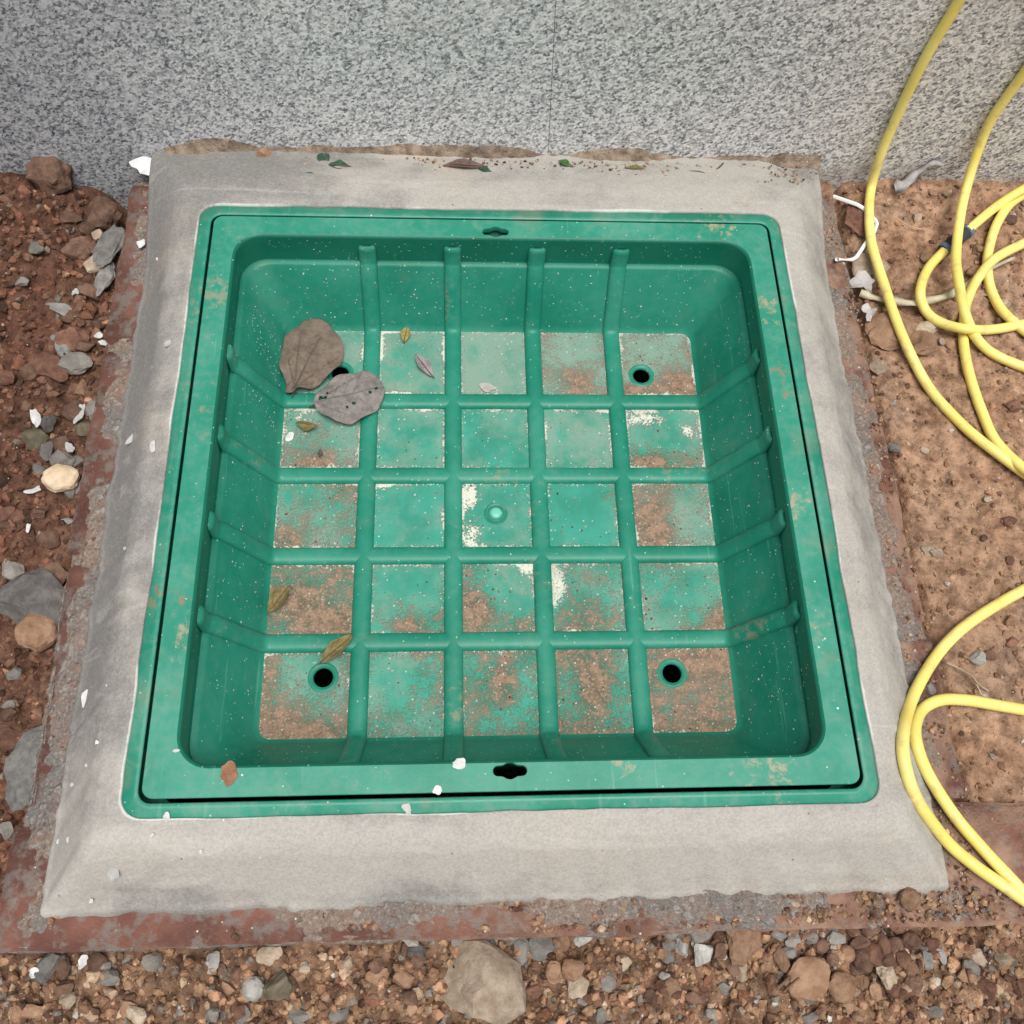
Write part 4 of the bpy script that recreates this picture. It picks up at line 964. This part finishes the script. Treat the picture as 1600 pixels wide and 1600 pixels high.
for u, v, w_, h_, rot, lab in ((118, 458, 10, 12, 0, 'round white flake in the upper left soil'), (155, 525, 14, 10, 10, 'upper of two white flakes beside the left bricks'), (163, 537, 18, 9, -12, 'lower of two white flakes beside the left bricks'),
        (125, 647, 14, 34, -10, 'large folded white flake beside the left bricks'), (57, 655, 16, 34, 22, 'long white curled flake at the left border'), (110, 700, 13, 20, 35, 'tapered white flake in the left soil'),
        (53, 767, 24, 9, 20, 'lying white splinter at the left border'), (45, 826, 7, 14, 0, 'small upright white flake at the left border'), (88, 300, 22, 14, 30, 'white flake with two wings on the left mound'),
        (130, 1503, 12, 22, -15, 'white curl of foam below the red front brick'), (54, 1520, 16, 12, 10, 'whitish flake on the dark front left stone')):
    flake(u, v, w_*.85, h_*.85, rot, 'soil', lab, curl=.35)
for u, v, w_, h_, rot, lab in ((718, 1194, 18, 19, -40, 'larger white paint splash on the front rim left of the slot'), (684, 1234, 15, 12, 20, 'faint white paint splash on the front rim by the seam'), (275, 1173, 10, 5, 10, 'small white flake near the front left tray corner')):
    flake(u, v, w_, h_, rot, .0006, lab, curl=.03)
flake(260, 1277, 9, 12, 10, -.002, 'white chip on the frame at the front left corner', curl=.1)
flake(637, 1266, 12, 18, 30, -.002, 'white splash across the front frame edge', curl=.1, amt=.5)
flake(452, 683, 12, 14, -30, FZ+.0005, 'bright white flake on the left column of tray panels', curl=.1)
flake(357, 1213, 22, 30, 0, .0006, 'triangular rust brown chip on the front left rim', mat='rust', name='clay_chip', cat='chip', curl=.03, amt=.5, seed=3)
flake(762, 606, 28, 14, 0, FZ+.0008, 'triangular pale grey chip in the back middle tray panel', mat='s_pale', name='chip', cat='chip', curl=.05, amt=.4)
# torn paper and plastic
flake(236, 268, 50, 22, 12, -.060, 'torn white paper scrap on the top left brick end', mat='paper', name='paper_scrap', cat='paper', curl=.5, amt=.55, seed=14)
def ribbon(path, width, thick, mat, name, label, cat, twist=0.0):
    P = np.array([tuple(p) for p in path], float); P = catmull(P, 8); T = np.gradient(P, axis=0); T /= np.linalg.norm(T, axis=1)[:, None]; L = []
    for i, (p, t) in enumerate(zip(P, T)):
        side = np.cross((0, 0, 1.0), t); side /= np.linalg.norm(side)+1e-9; up = np.cross(t, side)
        a = twist*math.sin(i*.5); s2 = side*math.cos(a)+up*math.sin(a); u2 = np.cross(t, s2); wv = width*(1+.22*math.sin(i*.9)) if np.isscalar(width) else np.interp(i/len(P), np.linspace(0, 1, len(width)), width)
        L.append(np.array([p+s2*wv/2, p+u2*thick, p-s2*wv/2, p-u2*thick]))
    V, F = loft(L); F = [tuple(f) for f in F]+[(0, 1, 2, 3), tuple(len(V)-4+k for k in (3, 2, 1, 0))]
    return tag(obj(name, V, F, MAT[mat], None), label, cat)
gz = lambda u, v, dz=.0: at(u, v, surf_z('soil', u, v)-.009+dz)
ribbon([gz(1398, 292, .006), gz(1412, 286, .012), atw(1434, 270, WY-.010), atw(1454, 255, WY-.006), atw(1474, 257, WY-.005)], (.020, .024, .010, .012, .006), .0012, 'plastic_grey', 'plastic_film', 'crumpled grey plastic film at the foot of the granite wall', 'plastic film', .5)
ribbon([gz(1345, 455, .014), gz(1365, 464, .012), gz(1400, 470, .010), gz(1430, 472, .010), gz(1462, 466, .010), gz(1492, 456, .010), gz(1520, 438, .008), gz(1545, 420, .008), gz(1585, 402, .006)], (.018, .012, .014, .014, .013, .014, .010, .008, .006), .0014, 'strip', 'plastic_strip', 'yellowed flat plastic strip lying under the hose loops', 'plastic strip', .25)
flake(1345, 448, 44, 26, 0, 'soil', 'torn translucent film at the end of the yellowed strip', mat='plastic_grey', name='plastic_film', cat='plastic film', curl=.4, amt=.5)
flake(1356, 490, 24, 18, 35, 'soil', 'speckled white foam crumb beside the right bricks', mat='plastic_grey', name='foam_crumb', cat='foam', curl=.5, amt=.6)
def strip(path, label):
    P = np.array([tuple(p) for p in path], float); Q = [P[0]]
    for a, b, c in zip(P[:-2], P[1:-1], P[2:]):
        Q += [b+(a-b)*.12, b+(c-b)*.12]
    Q.append(P[-1]); V, F = tube(np.array(Q), .0028, 6); V[:, 2] = np.round(V[:, 2], 5)
    return tag(obj('plastic_strip', V, F, MAT['white_strip'], None, smooth=False), label, 'plastic strip')
strip([gz(1282, 368, .028), gz(1304, 405, .018), gz(1335, 406, .012), gz(1358, 372, .010)], 'white bent plastic strip lying open like a bracket')
strip([gz(1302, 307, .020), gz(1345, 322, .012), gz(1371, 348, .008), gz(1364, 368, .008)], 'white plastic strip folded behind the yellow hose')

# ================================================================== leaves
def traced_leaf(pts, base, tips, z, mat, label, hi, dome, seed, holes=()):
    """leaf from its measured outline; veins run from base to tips"""
    P = np.array([tuple(at(u, v, z+hi))[:2] for u, v in pts]); P = np.vstack([P, P[:1]]); c0 = P[:-1].mean(0)
    n = 90; d = np.linalg.norm(np.diff(P, axis=0), axis=1); s = np.concatenate([[0], np.cumsum(d)]); t = np.linspace(0, s[-1], n, endpoint=False)
    O = np.column_stack([np.interp(t, s, P[:, k]) for k in (0, 1)]); O = (np.roll(O, 1, 0)+2*O+np.roll(O, -1, 0))/4
    if np.sum(O[:, 0]*np.roll(O[:, 1], -1)-np.roll(O[:, 0], -1)*O[:, 1]) < 0: O = O[::-1]
    b = np.array(tuple(at(*base, z+hi))[:2]); T = [np.array(tuple(at(u, v, z+hi))[:2]) for u, v in tips]; segs = [(b, q) for q in T]
    main = T[0]; ax = (main-b)/np.linalg.norm(main-b); pr = np.array((-ax[1], ax[0])); Lm = np.linalg.norm(main-b)
    for k in range(1, 6):
        for sg in (-1, 1): q = b+ax*Lm*(.12+.15*k); segs.append((q, q+ax*Lm*.22+pr*sg*Lm*.34))
    L = []; A = []; ring = 22; sz = np.ptp(O, axis=0).min()
    for k in range(ring, 0, -1):
        f = k/ring; Q = c0+(O-c0)*f; vein = np.zeros(n)
        for i, (p, q) in enumerate(segs):
            e = q-p; h = np.clip(((Q-p)@e)/(e@e), 0, 1); dd = np.linalg.norm(Q-p-h[:, None]*e, axis=1); wd = (.0013 if i == 0 else .0009 if i < len(T) else .0006)*(1.2-.7*h)
            vein = np.maximum(vein, np.exp(-(dd/wd)**2)*(1 if i < len(T) else .6))
        rel = (Q-c0)/sz
        zz = z+hi+dome*sz*(1-f*f)-.0011*vein+.050*sz*fbm(rel[:, 0]*3+seed, rel[:, 1]*3, sc=1, oc=3, seed=seed)+.05*sz*f**4*np.sin(np.arange(n)*.42+seed)
        L.append(np.column_stack([Q, zz])); A.append(np.column_stack([vein]*3))
    V, F = loft(L); V = np.vstack([V, V[-n:].mean(0)]); A = np.vstack([np.concatenate(A), A[-1].mean(0)[None]])
    F = [tuple(f) for f in F]+[((ring-1)*n+j, (ring-1)*n+(j+1) % n, len(V)-1) for j in range(n)]
    for u, v, rp in holes:
        hc = np.array(tuple(at(u, v, z+hi))[:2]); F = [f for f in F if np.linalg.norm(V[list(f)].mean(0)[:2]-hc) > rp*.00045]
    m = len(V); Vb = V.copy(); Vb[:, 2] -= .0006; F2 = [tuple(reversed([i+m for i in f])) for f in F]; sd_ = [(j, j+m, (j+1) % n+m, (j+1) % n) for j in range(n)]
    e = empty('dry_leaf', (c0[0], c0[1], z), label, 'leaf')
    obj('blade', np.vstack([V, Vb]), F+F2+sd_, MAT[mat], e, col=np.vstack([A, A]))
    sp = [tuple(b-ax*.010)+(z+hi*.6,), tuple(b)+(z+hi*.9,), tuple(b+ax*.012)+(z+hi+.0004,)]
    v, f = tube(catmull(sp, 5), .0011, 6); obj('stem', v, f, MAT['twig'], e)
def leaf(u, v, w_, h_, rot, z, mat, label, outline='oval', name='dry_leaf', curl=.12, stem=.25, seed=1, holes=0, tiltx=0, tilty=0, group=None, roll=0.0, lift=0.0):
    p = at(u, v, z); m = (CAM-p).length/F_PX; n = 40; ring = 9
    a = np.linspace(0, 2*np.pi, n, endpoint=False); W, Hh = w_*m, h_*m*1.08
    if outline == 'round':
        R = 1+.05*np.cos(2*a)+.05*vnoise(np.cos(a)*3+seed, np.sin(a)*3, seed=seed)+.04*np.abs(np.sin(4.5*a+.5))-.02; R = R*(1-.10*np.exp(-((a-1.5*np.pi)/.5)**2))+.10*np.exp(-((a-1.5*np.pi)/.16)**2)
    elif outline == 'oval':
        R = 1+.03*vnoise(np.cos(a)*2.5+seed, np.sin(a)*2.5, seed=seed)
    else:
        R = 1/np.maximum(np.abs(np.cos(a))**1.25+np.abs(np.sin(a))**1.25, .2)**(1/1.25)*1.0+.05*vnoise(np.cos(a)*2.5+seed, np.sin(a)*2.5, seed=seed)
    L = []; A = []
    for k in range(ring, 0, -1):
        f = k/ring; x = np.cos(a)*R*f; y = np.sin(a)*R*f
        # veins: the midrib runs along local y from the stem; side veins slant up from it
        d = np.abs(x)-.0; sv = np.abs(((y+1.05-np.abs(x)*1.05)*2.6) % 1.0-.5); vein = np.maximum(np.exp(-(x/.05)**2), .55*np.exp(-((.5-sv)/.10)**2)*(np.abs(x) > .06))
        zz = curl*(x*x*1.0+.5*y*y*np.cos(a+seed))-.02*vein+.05*fbm(x*2+seed, y*2, sc=1, oc=3, seed=seed)+roll*x*x*1.4
        L.append(np.column_stack([x*W/2, y*Hh/2, zz*min(W, Hh)])); A.append(np.column_stack([vein]*3))
    V, F = loft(L); V = np.vstack([V, V[-n:].mean(0)]); A = np.vstack([np.concatenate(A), A[-1].mean(0)[None]]); F = [tuple(f) for f in F]+[((ring-1)*n+j, (ring-1)*n+(j+1) % n, len(V)-1) for j in range(n)]
    if holes:
        r = random.Random(seed); kill = set()
        for _ in range(holes):
            i = r.randint(n, (ring-2)*n); kill.add(i)
        F = [f for i, f in enumerate(F) if i not in kill]
    t = .0005; mm = len(V); Vb = V.copy(); Vb[:, 2] -= t; F2 = [tuple(reversed([i+mm for i in f])) for f in F]; sd_ = [(j, j+mm, (j+1) % n+mm, (j+1) % n) for j in range(n)]
    V2 = np.vstack([V, Vb]); A2 = np.vstack([A, A])
    E = np.array(Euler((tiltx, tilty, rad(rot))).to_matrix()); V2 = V2@E.T; lo = V2[:, 2].min(); 
    e = empty(name, p, label, 'leaf', group)
    bl = mesh('blade', V2-np.array((0, 0, lo))+np.array((0, 0, .0006+lift)), F+F2+sd_, True, A2)
    bl.materials.append(MAT[mat]); b = bpy.data.objects.new('blade', bl); C.objects.link(b); b.parent = e
    if stem > 0:
        yy = np.linspace(-1-stem, .75, 14); P = np.column_stack([np.zeros(14)+.02*np.sin(yy*3)*W, yy*Hh/2, np.full(14, .0012)+curl*.2*min(W, Hh)*yy*yy*.3]); P = P@E.T; P[:, 2] += -lo+.0006+lift
        V, F = tube(P, np.linspace(.0011, .0003, 14)*min(1, W/.06+.35), 6); s_ = bpy.data.objects.new('stem', mesh('stem', V, F)); s_.data.materials.append(MAT['twig']); C.objects.link(s_); s_.parent = e
    return e
traced_leaf([(473, 500), (500, 500), (513, 503), (524, 518), (535, 534), (537, 548), (532, 568), (518, 584), (500, 598), (482, 608), (466, 607), (459, 616), (450, 614), (444, 612), (447, 600), (444, 589), (436, 574), (435, 560), (440, 546), (446, 524), (460, 510)],
            (460, 608), [(505, 520), (470, 520), (450, 560), (528, 556), (505, 592)], FZ, 'leaf_brown', 'large round brown dry leaf in the back left of the tray', .013, .05, 4)
traced_leaf([(490, 627), (497, 612), (515, 595), (545, 581), (570, 579), (593, 590), (601, 605), (600, 622), (590, 640), (572, 652), (550, 661), (525, 659), (505, 648), (493, 637)],
            (494, 630), [(594, 604), (560, 584), (560, 655)], FZ, 'leaf_grey', 'grey oval dry leaf with dark holes half over a drain hole', .013, .03, 9, ((502, 624, 6), (509, 623, 5), (587, 607, 5), (578, 614, 5), (553, 631, 5), (512, 616, 4), (543, 637, 4)))
leaf(634, 525, 15, 30, -8, FZ, 'leaf_yellow', 'tiny yellow leaf near the top of the second back panel', 'point', stem=.1, seed=2, curl=.3, lift=.001)
leaf(663, 574, 20, 46, 35, FZ, 'leaf_mauve', 'shrivelled mauve grey leaf in the second back panel', 'point', stem=.1, seed=3, curl=.35, lift=.002)
leaf(480, 669, 17, 32, 75, FZ, 'leaf_olive', 'small olive seed husk below the two big leaves', 'point', name='seed_husk', stem=.08, seed=5, curl=-.5, lift=.003)['category'] = 'seed husk'
leaf(501, 711, 8, 13, 0, FZ, 'leaf_dark', 'tiny dark seed on the left column of tray panels', 'point', name='seed', stem=0, seed=6, curl=-.6, lift=.002)['category'] = 'seed'
leaf(438, 940, 26, 48, -30, FZ, 'leaf_olive', 'curled olive brown leaf on the left edge panel', 'point', stem=.18, seed=8, curl=.5, lift=.004)
leaf(528, 1018, 24, 58, -48, FZ, 'leaf_olive', 'long tan curled leaf just above the front left drain hole', 'point', stem=.12, seed=10, curl=.5, lift=.008)
leaf(506, 250, 18, 16, 20, -.027, 'leaf_green', 'dark green leaf closest to the wall on the back concrete', 'oval', name='green_leaf', stem=0, seed=11, curl=.2)
leaf(531, 262, 16, 30, 85, -.022, 'leaf_green', 'dark green folded leaf lying flat on the back concrete', 'point', name='green_leaf', stem=.05, seed=12, curl=.3)
leaf(485, 278, 14, 28, 80, -.016, 'leaf_green', 'greyish green leaf lowest of three on the back concrete', 'point', name='green_leaf', stem=.05, seed=13, curl=.25)
leaf(725, 262, 16, 56, 86, -.022, 'leaf_dark', 'long shrivelled dark brown leaf on the back concrete', 'point', stem=.15, seed=14, curl=.4)
leaf(757, 267, 10, 20, 70, -.020, 'leaf_green', 'small grey-green bud at the end of the shrivelled leaf', 'point', name='bud', stem=0, seed=15, curl=.3)['category'] = 'bud'
leaf(882, 257, 12, 20, 60, -.024, 'leaf_bright', 'small fresh green leaf at the wall foot', 'point', name='green_leaf', stem=.0, seed=16, curl=.3)
leaf(992, 264, 8, 30, 92, -.024, 'leaf_olive', 'thin dull green leaf at the wall foot', 'point', stem=0, seed=17, curl=.3)
def twig(path, r, mat, name, label, cat, n=8):
    V, F = tube(catmull(path, n), r, 6); return tag(obj(name, V, F, MAT[mat], None), label, cat)
bz = lambda u, v, z=-.024: at(u, v, z)
twig([bz(1055, 262), bz(1075, 270), bz(1100, 274), bz(1118, 266), bz(1130, 255)], .0012, 'twig', 'root_fibre', 'dark fibrous root lying at the wall foot', 'root')
twig([bz(1068, 268, -.023), bz(1092, 268, -.020), bz(1108, 274, -.021)], .0010, 'twig', 'root_fibre', 'short root fibre crossing the dark fibrous root', 'root')
twig([bz(818, 262), bz(816, 270), bz(822, 280), bz(838, 285), bz(846, 284)], .0005, 'twig', 'grass_stalk', 'thin curled hair-like stalk on the back concrete', 'stalk')
twig([gz(1478, 1035, .008), gz(1500, 1045, .010), gz(1518, 1056, .010), gz(1530, 1070, .008), gz(1545, 1080, .006)], .0012, 'root', 'root_fibre', 'pale root inside the lower hose loop', 'root')
twig([gz(1515, 1052, .009), gz(1525, 1068, .008), gz(1534, 1086, .005)], .0008, 'root', 'root_fibre', 'short pale root branching from the longer pale root', 'root')
twig([gz(1395, 335, .006), gz(1412, 348, .008), gz(1430, 356, .008), gz(1448, 358, .006)], .0007, 'root', 'root_fibre', 'thin pale root between hose and wall', 'root')
twig([gz(1215, 1545, .008), gz(1235, 1525, .010), gz(1262, 1505, .010), gz(1280, 1495, .008)], .0014, 'twig', 'stick', 'dark dry stick lying in the front right gravel', 'stick')
twig([gz(1222, 1552, .006), gz(1246, 1530, .008), gz(1270, 1512, .008)], .0010, 'twig', 'stick', 'thinner dry stick beside the dark stick in gravel', 'stick')

# ================================================================== yellow hose
hose = empty('garden_hose', tuple(at(1480, 600, -.08)), 'yellow plastic garden hose lying in loose loops at right', 'hose')
HR = .0065
def g(u, v, k=0, dz=0.0):      # on the ground, k hose layers up
    z = surf_z('soil', u, v)-.009
    return tuple(at(u, v, z+HR+.001+k*2*HR+dz))
def wl(u, v, off=0.0): return tuple(atw(u, v, WY-HR-.001-off))
# outer strand: down the wall, along the soil, away to the right
outer = [wl(1640, -20), wl(1590, -60), wl(1530, -40), wl(1474, 42), wl(1433, 115), wl(1400, 185), wl(1377, 240, .006), g(1362, 290, 0, .010), g(1358, 330, 0, .006), g(1362, 380, 1, -.004), g(1380, 440, 1, -.002), g(1408, 520, 1, .002), g(1448, 600, 0), g(1500, 660, 0), g(1558, 708, 0), g(1640, 765, 0), g(1720, 800, 0)]
inner = [wl(1640, -20), wl(1650, 30), wl(1610, 100), wl(1553, 180), wl(1530, 230, .008), g(1511, 290, 2), g(1500, 340, 2), g(1494, 400, 2), g(1498, 440, 2), g(1508, 490, 2), g(1527, 530, 0, .003), g(1558, 556, 0), g(1620, 580, 0), g(1700, 600, 0)]
def hosepart(P, name='hose_length', r=HR, n=14, ns=12):
    V, F = tube(catmull(P, ns), r, n); return obj(name, V, F, MAT['hose'], hose)
# the two strands are one run that meets over the wall top right
hosepart(list(reversed(outer))+inner[1:])
hosepart([g(1690, 250, 1), g(1610, 290, 1), g(1558, 322, 0, .006), g(1512, 360, 0, .004)])
hosepart([g(1477, 390, 0, .004), g(1450, 420, 0, .003), g(1438, 455, 1, -.006), g(1446, 485, 1, -.006), g(1470, 504, 0, .002), g(1510, 514, 1, .004), g(1558, 514, 0, .004), g(1630, 500, 0), g(1700, 490, 0)])
hosepart([g(1690, 330, 1), g(1620, 370, 1), g(1558, 402, 1), g(1530, 432, 1), g(1513, 465, 0, .004), g(1506, 500, 0), g(1506, 540, 0), g(1516, 590, 0), g(1535, 645, 0), g(1558, 692, 0), g(1610, 740, 1), g(1690, 790, 1)])
hosepart([g(1660, 280, 0), g(1590, 310, 0), g(1560, 345, 0), g(1545, 390, 0), g(1543, 425, 0), g(1552, 462, 0), g(1580, 500, 0), g(1660, 560, 0)])
conn = []
ca, cb = np.array(g(1472, 393, 0, .004)), np.array(g(1518, 356, 0, .004)); dv = cb-ca
V, F = tube(np.array([ca+dv*t for t in (.02, .10, .12, .45, .47, .55, .57, .88, .90, .99)]), np.array((.0075, .0075, .0088, .0088, .0098, .0098, .0088, .0088, .0075, .0075)), 18); cn = obj('hose_connector', V, F, MAT['black_pl'], hose)
for t0 in (.10, .86):
    V, F = tube(np.array([ca+dv*(t0+q) for q in (-.06, -.05, .05, .06)]), np.array((.0088, .0096, .0096, .0088)), 18); cl_ = obj('clamp_ring', V, F, MAT['clamp']); cl_.parent = cn; cl_.matrix_parent_inverse = Matrix.Identity(4)
# lower loop
def zc(u, v, dz=0.0):
    z = -.06
    for _ in range(6): p = at(u, v, z); z = max(conc_z(p.x, p.y) if abs(p.x) < .452 else ZB, ZB)+HR+.0015
    return tuple(at(u, v, z+dz))
hosepart([g(1700, 880, 0), g(1620, 912, 0), g(1558, 945, 0, .002), g(1500, 985, 0, .006), zc(1458, 1032), zc(1424, 1095), zc(1411, 1150), zc(1415, 1200), zc(1436, 1255), zc(1480, 1315, .002), zc(1520, 1350, .002), zc(1558, 1377), zc(1630, 1425), g(1720, 1470, 0)])
hosepart([g(1700, 1130, 0), g(1620, 1113, 0), g(1558, 1102, 0), g(1510, 1094, 0, .006), zc(1470, 1094), zc(1442, 1108), zc(1430, 1135), zc(1434, 1170), zc(1453, 1215), zc(1492, 1275), zc(1530, 1320), zc(1565, 1358), zc(1640, 1435), g(1720, 1500, 0)])
